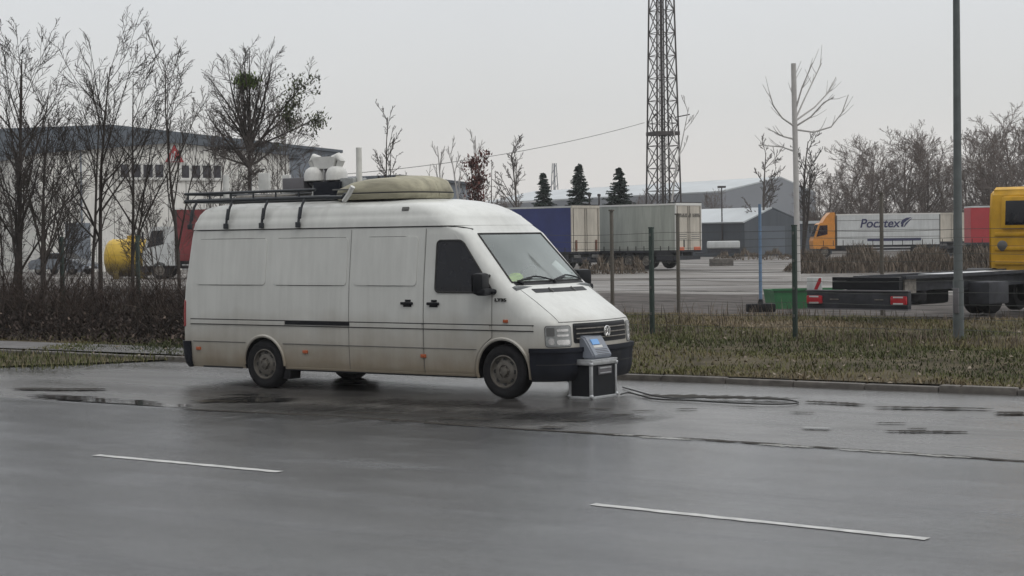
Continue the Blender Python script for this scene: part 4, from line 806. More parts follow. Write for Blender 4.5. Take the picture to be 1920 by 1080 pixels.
# wheels
def wheel(par, x, y, z, sd, R=.335, Wd=.215, rim=M['hub'], rr=.205, name='wheel', nh=8):
    w = empty_part(name, par, (x, y, z)); o_ = sd*Wd/2
    MB().lathe([(rr, -o_), (R*.86, -o_*1.04), (R*.97, -o_*.86), (R, -o_*.6), (R, o_*.6), (R*.97, o_*.86), (R*.86, o_*1.06), (R*.72, o_*1.02), (rr, o_*.93)], (0, 0, 0), 'y', 40).build('tyre', M['rubber'], w, ang=50)
    MB().lathe([(rr+.004, o_*.93), (rr-.012, o_*.98), (rr-.022, o_*.62), (rr*.80, o_*.55), (rr*.62, o_*.78), (rr*.40, o_*.80), (rr*.36, o_*.62), (rr*.26, o_*.66), (rr*.24, o_*.95), (rr*.1, o_*1.0), (0, o_*1.0)], (0, 0, 0), 'y', 36).build('rim', rim, w, ang=45)
    b = MB()
    for k in range(nh): a = 6.283*k/nh; b.cyl((rr*.71*math.cos(a), o_*.58, rr*.71*math.sin(a)), (rr*.71*math.cos(a), o_*.70, rr*.71*math.sin(a)), rr*.13, n=10)
    b.build('rim_hole', M['seam'], w); b = MB()
    for k in range(6): a = 6.283*k/6+.3; b.cyl((rr*.31*math.cos(a), o_*.6, rr*.31*math.sin(a)), (rr*.31*math.cos(a), o_*.80, rr*.31*math.sin(a)), rr*.05, n=6)
    b.build('wheel_bolt', M['steel'], w); return w
for i in (0, 1):
    for sd in (-1, 1): wheel(VAN, WX[i], sd*.85, .335 if i == 0 else .312, sd)
b = MB(); b.cyl((-4.02, -.8, .33), (-4.02, .8, .33), .06, n=10); b.ball((-4.02, 0, .33), (.16, .18, .16), 12, 8); b.build('rear_axle', M['chassis'], VAN)
for sd in (-1, 1): MB().prism([(-3.70, .12), (-3.58, .12), (-3.55, .45), (-3.60, .45)], sd*.72, sd*.93, 'y').build('mud_flap', M['rubber'], VAN)
# roof rack and what is bolted to it
RK = empty_part('roof_rack', VAN); b = MB()
for y in (-.78, .78):
    b.tube([(-5.66, y, 2.56), (-3.0, y, 2.56)], .026, 8); b.tube([(-5.66, y, 2.665), (-3.2, y, 2.665)], .020, 8)
    for x in np.arange(-5.6, -3.1, .42): b.tube([(x, y, 2.56), (x, y, 2.665)], .013, 6)
b.tube([(-3.0, -.78, 2.56), (-2.72, -.78, 2.555), (-2.66, -.78, 2.60)], .026, 8)
for x in np.linspace(-5.62, -3.1, 9): b.tube([(x, -.78, 2.555), (x, .78, 2.555)], .019, 6)
b.tube([(-5.66, -.78, 2.665), (-5.66, .78, 2.665)], .02, 8)
for y in np.linspace(-.6, .6, 5): b.tube([(-5.6, y, 2.585), (-3.1, y, 2.585)], .014, 6)
b.build('rail', M['rack'], RK)
for x in (-5.44, -4.74, -4.07, -3.40):
    for sd in (-1, 1):
        b = MB(); b.tube([(x+.02, sd*.78, 2.56), (x+.01, sd*.835, 2.47), (x, sd*.895, 2.30), (x-.01, sd*.905, 2.17)], .017, 8); b.box((x-.01, sd*.905, 2.20), (.075, .035, .075), bev=.01); b.box((x+.012, sd*.885, 2.36), (.05, .03, .16), bev=.008, rx=sd*.2)
        b.build('bracket', M['rack'], RK)
MB().tube([(-2.70, -.78, 2.50), (-2.62, -.78, 2.58), (-2.54, -.78, 2.69)], .035, 8).build('end_cap', M['domew'], RK)
b = MB()
for i in range(3): b.tube([(-5.5, .1+.16*i, 2.62), (-3.3, .1+.16*i, 2.62)], .03, 8)
b.build('steel_tube', M['steel'], RK)
# camera mast with two domes
CM = empty_part('camera_mast', VAN, (-3.68, 0, 2.58))
b = MB(); b.box((0, 0, .26), (.05, .05, .5), bev=.008); b.build('mast_post', M['grey'], CM)
MB().prism([(-.16, .40), (.16, .40), (.22, .545), (.13, .565), (-.13, .565), (-.22, .545)], -.06, .06, 'y').build('mast_head', M['domew'], CM)
for sd in (-1, 1):
    MB().tube([(sd*.12, 0, .53), (sd*.22, 0, .56), (sd*.27, 0, .50), (sd*.205, 0, .37)], [.05, .06, .055, .04], 10).build('camera_arm', M['domew'], CM)
    dc = MB().lathe([(0, .43), (.075, .425), (.125, .39), (.15, .33), (.155, .24), (.145, .232)], (sd*.20, -.02, 0), 'z', 24).build('dome_camera', M['domew'], CM)
    MB().ball((sd*.20, -.02, .228), (.115, .115, .10), 18, 10).build('dome', M['dglass'], dc)
    MB().tube([(sd*.20+.06, -.08, .20), (sd*.20+.05, -.10, .05), (sd*.2, -.08, .0)], .03, 8).build('camera_bracket', M['domew'], dc)
b = MB(); b.box((-3.55, .05, 2.69), (.50, .42, .21), bev=.02); b.build('equipment_case', M['bumper'], VAN)
b = MB(); b.box((-4.18, .05, 2.765), (.40, .40, .20), bev=.015); b.build('equipment_case', M['grey'], VAN)
b = MB(); b.box((-3.22, .03, 2.73), (.24, .3, .22), bev=.02); b.build('equipment_case', M['lens'], VAN)
MB().tube([(-3.09, 0, 2.55), (-3.09, 0, 3.25), (-3.09, 0, 3.255)], [.042, .040, .03], 14).build('antenna', M['domew'], VAN)
MB().tube([(-5.62, .0, 2.62), (-5.62, 0, 2.95), (-5.62, 0, 2.955)], [.045, .045, .03], 12).build('antenna', M['domew'], VAN)
MB().box((-4.88, .02, 2.82), (.20, .05, .28), bev=.015).build('panel_antenna', M['domew'], VAN)
MB().box((-4.45, .02, 2.79), (.14, .05, .26), bev=.015).build('panel_antenna', M['domew'], VAN)
# covered dinghy-like roof box
b = MB(); rows = []
def cover(zf, k):
    L, Wd = .76, .60; out = []
    for j in range(41):
        a = 6.283*j/40; c, s_ = math.cos(a), math.sin(a); out.append((-2.42+L*k*math.copysign(abs(c)**.6, c), -.05+Wd*k*math.copysign(abs(s_)**.6, s_), 2.52+zf+(.035*(c+.35*math.sin(3*a)) if zf > .16 else 0)))
    return out
for zf, k in ((0, .95), (.02, .985), (.07, 1.0), (.085, .975), (.10, .985), (.15, .96), (.20, .90), (.245, .78), (.27, .6), (.28, .3), (.283, .02)): rows.append(cover(zf, k))
RC = b.grid(rows).build('roof_cover', M['beige'], VAN, ang=50)
MB().tube(cover(.085, .985)[:-1], .010, 6, closed=True).build('cover_seam', M['seam'], RC)
b = MB(); b.box((-2.85, -.63, 2.66), (.35, .02, .02), bev=.006); b.build('cover_strap', M['crease'], RC)
# ------------------------------------------------------------------ flight case, tester on it, cable
FC = thing('flight_case', 'black flight case with aluminium edges standing on the wet lay-by', 'flight case', (-12.43, 19.02, 0)); hx, hy, hz = .172, .292, .47
b = MB()
for sx_ in (-1, 1):
    for sy_ in (-1, 1): b.box((sx_*(hx-.02), sy_*(hy-.02), hz/2), (.036, .036, hz-.03), bev=.006)
for z, h in ((.018, .036), (hz-.026, .052)):
    for s_ in (-1, 1): b.box((0, s_*(hy-.018), z), (2*hx-.03, .046, h), bev=.006); b.box((s_*(hx-.018), 0, z), (.046, 2*hy-.03, h), bev=.006)
b.build('edge_frame', M['alu'], FC)
MB().box((0, 0, hz/2), (2*hx-.03, 2*hy-.03, hz-.02)).build('panel', M['black'], FC)
MB().box((0, 0, hz+.006), (2*hx+.01, 2*hy+.01, .022), bev=.008).build('lid', M['alu'], FC)
b = MB(); b.box((hx-.008, .02, .345), (.012, .30, .10), bev=.004); HD = b.build('latch_plate', M['grey'], FC)
b = MB(); b.box((hx, .02, .375), (.012, .25, .016), bev=.004); b.box((hx, .02, .315), (.012, .25, .012), bev=.004); b.build('handle', M['alu'], HD)
b = MB()
for sx_ in (-1, 1):
    for sy_ in (-1, 1):
        for z in (.035, hz-.04): b.ball((sx_*(hx-.012), sy_*(hy-.012), z), .026, 8, 6, .7)
b.build('corner_ball', M['alu'], FC)
DV = thing('gas_tester', 'grey desktop analyser with a small blue screen on the flight case', 'analyser', (-12.43, 19.02, hz+.018))
prof = [(-.15, 0), (.15, 0), (.155, .05), (.06, .20), (.015, .265), (-.03, .285), (-.10, .285), (-.135, .26), (-.15, .2)]
b = MB(); b.prism(prof, -.205, .205, 'y'); dvo = b.build('housing', M['device'], DV, ang=30)
bm = bmesh.new(); bm.from_mesh(dvo.data); bmesh.ops.bevel(bm, geom=[e_ for e_ in bm.edges if e_.calc_face_angle(0) > .9], offset=.02, segments=2, affect='EDGES')
for f in bm.faces: f.smooth = True
bm.to_mesh(dvo.data); bm.free()
sl_ = math.atan2(.15, .095)
MB().box((.060, -.04, .205), (.012, .16, .075), ry=math.radians(-32)).build('screen', M['screen'], DV)
MB().box((.090, -.02, .148), (.012, .20, .035), ry=math.radians(-32), bev=.004).build('keypad', M['domew'], DV)
b = MB()
for i in range(4): b.box((.112+.012*i, .02, .112-.019*i), (.008, .28, .006), ry=math.radians(-32))
b.build('vent_slot', M['seam'], DV)
cb = [gnd(1164, 742), gnd(1178, 739), gnd(1200, 744), gnd(1230, 751), gnd(1285, 753), gnd(1350, 757), gnd(1430, 760.5), gnd(1480, 760), gnd(1497, 757), gnd(1470, 752), gnd(1400, 749), gnd(1330, 748), gnd(1265, 749), gnd(1225, 744.5), gnd(1190, 735), gnd(1165, 728)]
sm = []
for i in range(len(cb)-1):
    p0, p1, p2, p3 = cb[max(i-1, 0)], cb[i], cb[i+1], cb[min(i+2, len(cb)-1)]
    for k in range(6):
        t = k/6; sm.append(.5*((2*p1)+(p2-p0)*t+(2*p0-5*p1+4*p2-p3)*t*t+(3*p1-p0-3*p2+p3)*t**3)+Vector((0, 0, .018)))
tag(MB().tube(sm, .009, 6).build('power_cable', M['cable']), 'black cable looping across the wet lay-by from the flight case', 'cable')
# ------------------------------------------------------------------ buildings
def frame(pxL, ZL, pxR, ZR):
    a, c = spot(pxL, ZL), spot(pxR, ZR); d = c-a
    return a, math.atan2(d.y, d.x), d.length
def windows_strip(par, x0, x1, z0, z1, npane):
    w = MB(); t = .09
    w.span((x0, -.08, z0), (x1, -.003, z0+t)); w.span((x0, -.08, z1-t), (x1, -.003, z1)); st = (x1-x0)/npane
    for i in range(npane+1): xc = min(max(x0+i*st, x0+t), x1-t); w.span((xc-t, -.075, z0+t), (xc+t, -.003, z1-t))
    f = w.build('window', M['winframe'], par, smooth=False); g = MB(); g.span((x0+.1, -.03, z0+t*.8), (x1-.1, -.004, z1-t*.8)); g.build('pane', M['window'], f, smooth=False)
    s = MB(); s.span((x0-.1, -.16, z0-.10), (x1+.1, -.003, z0-.003)); s.build('sill', M['winframe'], f, smooth=False); return f
o_, ry_, wd = frame(75, 126, 545, 134)
CB = thing('cream_building', 'cream industrial building with a red triangle logo and two window rows', 'building', o_, ry_)
zl, zr, za = zat(75, 287, 126), zat(545, 291, 134), zat(322, 266, 130)
k = wd*(322-75)/(545-75)
MB().prism([(0, -.1), (wd, -.1), (wd, zr), (k, za), (0, zl)], 0, 28, 'y').build('wall', M['cream'], CB, smooth=False)
b = MB(); b.prism([(-.3, zl-.02), (k, za-.02), (wd+.3, zr-.02), (wd+.3, zr+.16), (k, za+.18), (-.3, zl+.16)], -.35, 28.3, 'y'); b.build('roof', M['slate'], CB, smooth=False)
def bx(px): return wd*(px-75)/(545-75)
windows_strip(CB, bx(217), bx(306), zat(260, 334, 129), zat(260, 305, 129), 4); windows_strip(CB, bx(331), bx(415), zat(370, 335, 131), zat(370, 307, 131), 4)
lx, lz0, lz1 = bx(322), zat(322, 303, 130), zat(322, 269, 130); hw_ = .68
LG = MB().prism([(lx-hw_-.12, lz0-.1), (lx+hw_+.22, lz0-.1), (lx+.06, lz1+.12), (lx-.06, lz1+.12)], -.12, -.003, 'y').build('logo', M['winframe'], CB, smooth=False)
MB().prism([(lx-hw_, lz0), (lx+hw_, lz0), (lx, lz1)], -.15, -.121, 'y').build('triangle', M['signred'], LG, smooth=False)
b = MB()
for q in ((-.34, .10, -.12, .62), (-.10, .12, .02, .78), (.08, .10, .26, .34), (-.36, .05, .36, .13)): b.box((lx+(q[0]+q[2])/2, -.155, lz0+(q[1]+q[3])/2), (.10 if q[3]-q[1] > .3 else q[2]-q[0], .008, q[3]-q[1]), ry=.22 if q[3]-q[1] > .3 else 0)
b.build('mark', M['boxwhite'], LG, smooth=False)
MB().span((bx(486), -.05, zat(490, 355, 132)), (bx(507), -.004, zat(490, 326, 132))).build('shutter', M['winframe'], CB, smooth=False)
b = MB()
for px in (150, 468): b.box((bx(px), -.06, 4.2), (.10, .10, 8.3))
b.build('downpipe', M['slatel'], CB, smooth=False)
b = MB()
for q in range(1, 14):
    xq = wd*q/14; zq = zl+(za-zl)*min(1, xq/k) if xq < k else za+(zr-za)*(xq-k)/(wd-k)
    b.span((xq-.018, -.012, 0), (xq+.018, -.002, zq-.1))
b.build('cladding_joint', M['crease'], CB, smooth=False)
MB().span((bx(120), -.05, 0), (bx(165), -.004, 3.4)).build('door', M['slatel'], CB, smooth=False)
o_, ry_, wd2 = frame(-90, 158, 638, 170); HB = thing('blue_grey_hall', 'long blue grey hall rising behind the cream building', 'building', o_, ry_)
def hx_(px): return wd2*(px+90)/(638+90)
pr = [(0, -.1), (wd2, -.1), (wd2, zat(638, 286, 170)), (hx_(200), zat(200, 240, 163)), (0, zat(-90, 250, 158))]
MB().prism(pr, 0, 30, 'y').build('wall', M['slatel'], HB, smooth=False)
b = MB(); b.prism([(-.2, pr[4][1]-1.9), (hx_(200), pr[3][1]-2.0), (hx_(560), zat(560, 296, 168)), (hx_(545), zat(545, 277, 168)), (hx_(200), pr[3][1]+.1), (-.2, pr[4][1]+.1)], -.25, -.004, 'y'); b.build('fascia', M['slate'], HB, smooth=False)
b = MB(); b.prism([(-.3, pr[4][1]), (hx_(200), pr[3][1]), (wd2+.3, pr[2][1]), (wd2+.3, pr[2][1]+.25), (hx_(200), pr[3][1]+.3), (-.3, pr[4][1]+.25)], -.3, 30.3, 'y'); b.build('roof', M['slate'], HB, smooth=False)
o_, ry_, wd3 = frame(640, 138, 884, 152); SH = thing('low_shed', 'low grey shed with a dark sloping roof edge, behind the beige roof cover', 'building', o_, ry_)
pr = [(0, -.1), (wd3, -.1), (wd3, zat(884, 347, 152)), (wd3*.42, zat(742, 332, 144)), (0, zat(640, 338, 138))]
MB().prism(pr, 0, 18, 'y').build('wall', M['slatel'], SH, smooth=False)
MB().prism([(-.2, pr[4][1]), (pr[3][0], pr[3][1]), (wd3+.2, pr[2][1]), (wd3+.2, pr[2][1]+.22), (pr[3][0], pr[3][1]+.22), (-.2, pr[4][1]+.22)], -.3, 18.3, 'y').build('roof', M['barn'], SH, smooth=False)
windows_strip(SH, wd3*.62, wd3*.8, 2.6, 3.6, 3)
# dark garage with the pale roof: gable end faces right
c0 = spot(1396, 163); c1 = spot(1499, 168); d = c1-c0; GA = thing('garage', 'dark grey garage with a pale sheet roof and gable end', 'building', c0, math.atan2(d.y, d.x)); gw = d.length
ze, zp, zr = zat(1396, 417, 163), zat(1448, 390, 165), zat(1499, 413, 168); LEN = 26.0; sk = 1.0
# the long side runs away to the left; build gable in local x-z and sweep along a skewed axis
sw = (spot(1225, 172)-c0); sw.rotate(Matrix.Rotation(-math.atan2(d.y, d.x), 3, 'Z'))
def swept(poly):
    n = len(poly); vs = [(x, 0, z) for x, z in poly]+[(x+sw.x, sw.y, z) for x, z in poly]
    return MB().add(vs, [tuple(range(n-1, -1, -1)), tuple(range(n, 2*n))]+[(i, (i+1) % n, n+(i+1) % n, n+i) for i in range(n)])
swept([(0, -.1), (gw, -.1), (gw, zr), (gw*.5, zp), (0, ze)]).build('wall', M['barn'], GA, smooth=False)
swept([(-.15, ze-.02), (gw*.5, zp+.02), (gw*.5, zp+.14), (-.2, ze+.10)]).build('roof', M['roofl'], GA, smooth=False)
swept([(gw+.15, zr-.02), (gw*.5, zp+.03), (gw*.5, zp+.145), (gw+.2, zr+.10)]).build('roof', M['barn'], GA, smooth=False)
MB().prism([(gw*.30, -.05), (gw*.72, -.05), (gw*.72, 2.7), (gw*.30, 2.7)], -.06, -.003, 'y').build('door', M['slate'], GA, smooth=False)
# the far hall
A0, A1, A2 = spot(900, 372), spot(1352, 296), spot(1530, 312)
FH = thing('far_hall', 'far grey hall with a long pale roof, behind the mast', 'building', A1, 0)
def loc_(p, z): q = p-A1; return Vector((q.x, q.y, z))
e1, e0, e2 = zat(1352, 361, 296), zat(900, 385, 372), zat(1530, 362, 312); rp = A1.lerp(A2, .62); rz_ = zat(1465, 334, 306); back = (A0-A1)
b = MB(); b.add([loc_(A0, -.1), loc_(A1, -.1), loc_(A1, e1), loc_(A0, e1)], [(0, 1, 2, 3)]); b.add([loc_(A1, -.1), loc_(A2, -.1), loc_(A2, e2), loc_(rp, rz_), loc_(A1, e1)], [(0, 1, 2, 3, 4)])
b.add([loc_(A2, -.1), loc_(A2+back, -.1), loc_(A2+back, e2), loc_(A2, e2)], [(0, 1, 2, 3)]); b.build('wall', M['hallw'], FH, smooth=False, fix=False)
b = MB(); up = Vector((0, 0, .25))
P0, P1, P2, P3 = loc_(A1, e1+.05), loc_(A0, e1+.05), loc_(rp+back, rz_+.05), loc_(rp, rz_+.05)
b.add([P0, P1, P2, P3, P0+up, P1+up, P2+up, P3+up], [(0, 1, 2, 3), (4, 7, 6, 5), (0, 4, 5, 1), (3, 2, 6, 7), (0, 3, 7, 4), (1, 5, 6, 2)])
b.build('roof', M['roofl'], FH, smooth=False)
b = MB(); Q0, Q1, Q2, Q3 = loc_(A2, e2+.05), loc_(A2+back, e2+.05), loc_(rp+back, rz_+.06), loc_(rp, rz_+.06)
b.add([Q0, Q1, Q2, Q3, Q0+up, Q1+up, Q2+up, Q3+up], [(0, 1, 2, 3), (4, 7, 6, 5), (0, 4, 5, 1), (3, 2, 6, 7), (0, 3, 7, 4), (1, 5, 6, 2)]); b.build('roof', M['roofl'], FH, smooth=False)
# low sheds behind the orange truck
o_, ry_, w_ = frame(1498, 172, 1560, 174); LS = thing('lean_to', 'low dark lean-to with a white roof edge, left of the orange cab', 'building', o_, ry_)
MB().span((0, 0, -.1), (w_, 5, 2.9)).build('wall', M['barn'], LS, smooth=False); MB().span((-.1, -.2, 2.903), (w_+.1, 5.2, 3.15)).build('roof', M['roofl'], LS, smooth=False)
# ------------------------------------------------------------------ lattice mast
MA = thing('lattice_mast', 'tall dark lattice steel mast with cables and a platform', 'mast', spot(1245, 160), yaw(math.cos(.36), math.sin(.36)))
def hwid(z): return max(.5, (3.15-.0500*z)/2*.77)
b = MB(); TOP = 40.0
for sx_ in (-1, 1):
    for sy_ in (-1, 1): b.tube([(sx_*hwid(0), sy_*hwid(0), -.1), (sx_*hwid(TOP), sy_*hwid(TOP), TOP)], .075, 6)
b.build('leg', M['mast'], MA); b = MB(); z = 0.0
while z < TOP-1:
    st = 1.95; w0, w1, wm = hwid(z), hwid(z+st), hwid(z+st/2)
    for (a0, a1), (c0_, c1_) in (((-1, -1), (1, -1)), ((1, -1), (1, 1)), ((1, 1), (-1, 1)), ((-1, 1), (-1, -1))):
        b.tube([(a0*w0, a1*w0, z), (c0_*w1, c1_*w1, z+st)], .042, 4); b.tube([(c0_*w0, c1_*w0, z), (a0*w1, a1*w1, z+st)], .042, 4); b.tube([(a0*w0, a1*w0, z), (c0_*w0, c1_*w0, z)], .036, 4)
    z += st
b.build('bracing', M['mast'], MA); b = MB()
for i, (x, y) in enumerate(((-.18, -.1), (0, 0), (.12, -.12), (.24, .1), (-.05, .2))): b.tube([(x, y, 0), (x*.8, y*.8, TOP)], .065 if i < 3 else .04, 6)
for k in range(90): zz = .4+k*.44; b.tube([(-.55, -.55, zz), (-.25, -.55, zz)], .018, 4)
b.tube([(-.55, -.55, 0), (-.55, -.55, TOP)], .03, 5); b.tube([(-.25, -.55, 0), (-.25, -.55, TOP)], .03, 5); b.build('cable_ladder', M['mast'], MA)
zp_ = zat(1240, 250, 160); w0 = hwid(zp_)+.10; b = MB(); b.span((-w0, -w0, zp_-.16), (w0, w0, zp_+.16)); b.build('platform', M['mast'], MA, smooth=False)
b = MB(); za_ = zat(1240, 216, 160)
for a0, a1 in ((-1, -1), (1, 1), (1, -1)): b.tube([(a0*.8, a1*.8, za_-.2), (a0*1.75, a1*1.75, za_)], .05, 5)
for s_ in (-1, 1): b.tube([(s_*.95, 0, zp_+.1), (s_*.95, .2, zp_+1.3), (s_*.55, .2, zp_+1.75)], .05, 5)
b.build('antenna_arm', M['mast'], MA)
a, c = at(1208, 230, 159), at(640, 327, 120); pts = []
for i in range(41): t = i/40; p = a.lerp(c, t); p.z -= 1.6*4*t*(1-t)*.35; pts.append(p)
tag(MB().tube(pts, .022, 5).build('overhead_cable', M['wire']), 'sagging overhead cable running left from the lattice mast', 'cable')
for i, (px, h, lab) in enumerate(((1106, 4.7, 'thin dark pole right of the middle conifer'), (1124, 4.7, 'thin dark pole left of the rightmost conifer'), (1354, 6.2, 'small floodlight pole right of the mast'))):
    o = thing('pole', lab, 'pole', spot(px, 124 if i < 2 else 165)); MB().tube([(0, 0, 0), (0, 0, h)], [.07, .055], 8).build('shaft', M['mast'], o)
    b = MB(); b.box((0, 0, h+.06), (.75 if i == 2 else .22, .2, .18), rz=yaw(1, 0), bev=.03); b.build('head', M['mast'], o)
o = thing('pylon', 'tiny far pylon left of the middle conifer', 'pylon', spot(1041, 420)); b = MB(); hz_ = zat(1041, 306, 420)
for s_ in (-1, 1):
    for t_ in (-1, 1): b.tube([(s_*1.1, t_*1.1, 0), (s_*.3, t_*.3, hz_)], .10, 4)
for k in range(8): z_ = hz_*k/8; w_ = 1.1-.8*k/8; b.tube([(-w_, -w_, z_), (w_, w_, z_+hz_/8)], .07, 4); b.tube([(w_, -w_, z_), (-w_, w_, z_+hz_/8)], .07, 4)
b.build('frame', M['hallw'], o); b = MB(); b.tube([(-2.6*RIGHT0.x, -2.6*RIGHT0.y, hz_*.6), (0, 0, hz_*.78)], .09, 4); b.tube([(2.6*RIGHT0.x, 2.6*RIGHT0.y, hz_*.5), (0, 0, hz_*.55)], .09, 4); b.build('cross_arm', M['hallw'], o)
# ------------------------------------------------------------------ lorries and trailers
def plain_wheel(par, x, y, z, R=.5, Wd=.3):
    s_ = 1 if y > 0 else -1; w = empty_part('wheel', par, (x, y, z)); h = s_*Wd/2
    MB().lathe([(R*.55, -h), (R*.93, -h), (R, -h*.7), (R, h*.7), (R*.93, h), (R*.58, h)], (0, 0, 0), 'y', 28).build('tyre', M['rubber'], w)
    MB().lathe([(R*.6, h*.97), (R*.55, h*.6), (R*.3, h*.5), (R*.22, h*.9), (0, h*.95)], (0, 0, 0), 'y', 20).build('rim', M['steel'], w)
def trailer(label, px, Z, head, side_m, L=13.4, z0=.98, z1=3.80, Wd=2.5, letters=False, axles=(2.2, 3.5, 4.8), group=None, stakes=False):
    """px, Z: the rear corner on its left side; local x runs forward from the rear doors"""
    hd = Vector((head[0], head[1])).normalized(); left = (-hd[1], hd[0]); cpt = spot(px, Z); base = cpt-(RIGHT0*left[0]+FWD0*left[1])*Wd/2; base.z = 0
    o = thing('semi_trailer', label, 'trailer', base, yaw(*hd), group); h = Wd/2
    MB().span((.06, -h+.02, z0+.12), (L, h-.02, z1-.10)).build('curtain_side', side_m, o, smooth=False)
    b = MB(); b.span((.02, -h, z1-.10), (L, h, z1)); b.build('roof_rail', M['boxwhite'] if not letters else M['roofwhite'], o, smooth=False)
    b = MB(); b.span((.03, -h, z0), (L, h, z0+.118)); b.build('floor_rail', M['chassis'], o, smooth=False)
    b = MB(); b.span((-.002, -h+.01, z0+.12), (.058, -.008, z1-.12)); b.span((-.002, .008, z0+.12), (.058, h-.01, z1-.12)); RD = b.build('rear_door', M['trailercream'], o, smooth=False)
    b = MB()
    for y in (-h+.14, h-.14, -.09, .09): b.tube([(-.03, y, z0+.1), (-.03, y, z1-.15)], .018, 6)
    b.build('lock_rod', M['steel'], RD); b = MB(); b.span((-.03, -h, z1-.118), (.06, h, z1+.02)); b.span((-.02, h-.05, z0+.12), (.05, h+.012, z1-.12)); b.span((-.02, -h-.012, z0+.12), (.05, -h+.05, z1-.12)); b.build('door_frame', M['trailercream'] if not letters else M['roofwhite'], o, smooth=False)
    MB().span((-.03, -h, z1+.02), (.5, h, z1+.07)).build('roof_edge', M['seam'], o, smooth=False)
    if letters:
        b = MB(); rr = random.Random(4); y = h-.22; zl = z0+2.02
        for grp in (7, 2, 6):
            for k in range(grp):
                w_ = .095
                b.span((-.012, y-w_, zl), (-.003, y-w_+.03, zl+.21)); b.span((-.012, y-.028, zl), (-.003, y, zl+(.21 if rr.random() < .6 else .11)))
                zc = zl+rr.choice((0, .09, .18)); b.span((-.012, y-w_+.03, zc), (-.003, y-.028, zc+.03)); zc = zl+rr.choice((.09, .18)); b.span((-.0118, y-w_+.03, zc), (-.003, y-.028, zc+.03))
                y -= w_+.035
            y -= .13
        b.build('lettering', M['letter'], RD, smooth=False)
        for y_ in (-.65, .6):
            b = MB()
            for k in range(3): b.span((-.010, y_-.4, z0+.75+.13*k), (-.003, y_+.4, z0+.79+.13*k))
            b.build('small_print', M['crease'], RD, smooth=False)
        MB().span((-.014, .40, z0+.28), (-.003, .52, z0+.72)).build('tag_board', M['letter'], RD, smooth=False)
    if stakes:
        b = MB(); b.span((-.07, h-.42, z0+.15), (-.032, h-.28, z0+.78)); b.span((-.07, -h+.28, z0+.15), (-.032, -h+.42, z0+.78)); b.build('rubber_buffer', mat('rust_brown', (.16, .075, .05), .8), o, smooth=False)
    for y in (h-.45, -h+.45):
        MB().box((-.03, y, z0+.20 if letters else z0-.16), (.05, .62, .19), bev=.02).build('tail_lamp', M['lampdark'] if not letters else mat('lamp_orange', (.62, .16, .08), .4), o)
    b = MB(); b.span((.1, -.55, z0-.32), (L, -.42, z0-.004)); b.span((.1, .42, z0-.32), (L, .55, z0-.004)); b.span((0.05, -h+.05, z0-.45), (.2, h-.05, z0-.22)); b.span((1.4, -.4, .42), (6, .4, .62)); b.build('chassis', M['chassis'], o, smooth=False)
    if L > 9:
        for y_ in (h-.045, -h+.045): MB().span((5.6, y_-.015, z0-.58), (L-3, y_+.015, z0-.06)).build('side_guard', M['chassis'], o, smooth=False)
    MB().span((.3, h-.06, z0-.45), (1.4, h-.03, z0-.04)).build('side_guard', M['chassis'], o, smooth=False)
    b = MB()
    for k in range(22): b.span((.5+k*.6, h-.019, z0+.02), (.54+k*.6, h+.012, z0+.36))
    b.build('strap', M['seam'], o, smooth=False)
    for x in axles:
        for y in (-1, 1): plain_wheel(o, x, y*(h-.2), .5)
    for y in (-.8, .8): MB().tube([(L-3, y, 0), (L-3, y, .9)], .07, 8).build('landing_leg', M['chassis'], o)
    return o
trailer('pale green curtain trailer with lettered cream rear doors and orange lamps', 1267, 106, (-.745, .667), M['curtain'], letters=True)
trailer('blue curtain trailer with plain cream rear doors, nearest the van windscreen', 1072, 105, (-.745, .667), M['blue'], stakes=True, z1=3.72)
trailer('plain cream box trailer standing just behind the white lettered truck', 1759, 158, (-.1, 1), M['trailercream'], L=8, z1=3.55)
rtx = trailer('red curtain trailer half hidden behind the yellow cab', 1952, 112, (-1, .08), M['tred'], L=4.2, z0=1.15, z1=3.50, axles=(1.2, 2.4))
def cab(o, m, x0, L=1.75, Wd=2.4, z0=.75, z1=2.85, defl=True, top=3.75):
    h = Wd/2; pr = [(x0, z0), (x0+L, z0), (x0+L+.06, z0+.65), (x0+L-.05, z0+.95), (x0+L-.42, z1-.12), (x0+L-.6, z1), (x0, z1)]
    cb_ = MB().prism(pr, -h, h, 'y').build('cab', m, o, ang=25)
    if defl: MB().prism([(x0+L-.75, z1+.003), (x0, z1+.003), (x0, top), (x0+.35, top), (x0+L-1.05, top-.35)], -h+.12, h-.12, 'y').build('wind_deflector', m, o, ang=25)
    for s_ in (-1, 1):
        a, c_ = (h+.002, h+.02) if s_ > 0 else (-h-.02, -h-.002)
        MB().prism([(x0+.62, z0+1.18), (x0+L-.22, z0+.98), (x0+L-.52, z1-.22), (x0+.62, z1-.2)], a, c_, 'y').build('window', M['dglass'], cb_, smooth=False)
        MB().box((x0+L-.05, s_*(h+.18), z1-.55), (.1, .16, .55), bev=.03).build('mirror', M['black'], cb_)
    b = MB(); b.add([(x0+L-.03, -h+.15, z0+1.0), (x0+L-.03, h-.15, z0+1.0), (x0+L-.40, h-.2, z1-.16), (x0+L-.40, -h+.2, z1-.16)], [(0, 1, 2, 3)]); b.build('windscreen', M['dglass'], cb_, smooth=False)
    MB().span((x0+L-.25, -h+.03, .38), (x0+L+.1, h-.03, z0-.003)).build('bumper', M['chassis'], o, smooth=False)
    return cb_
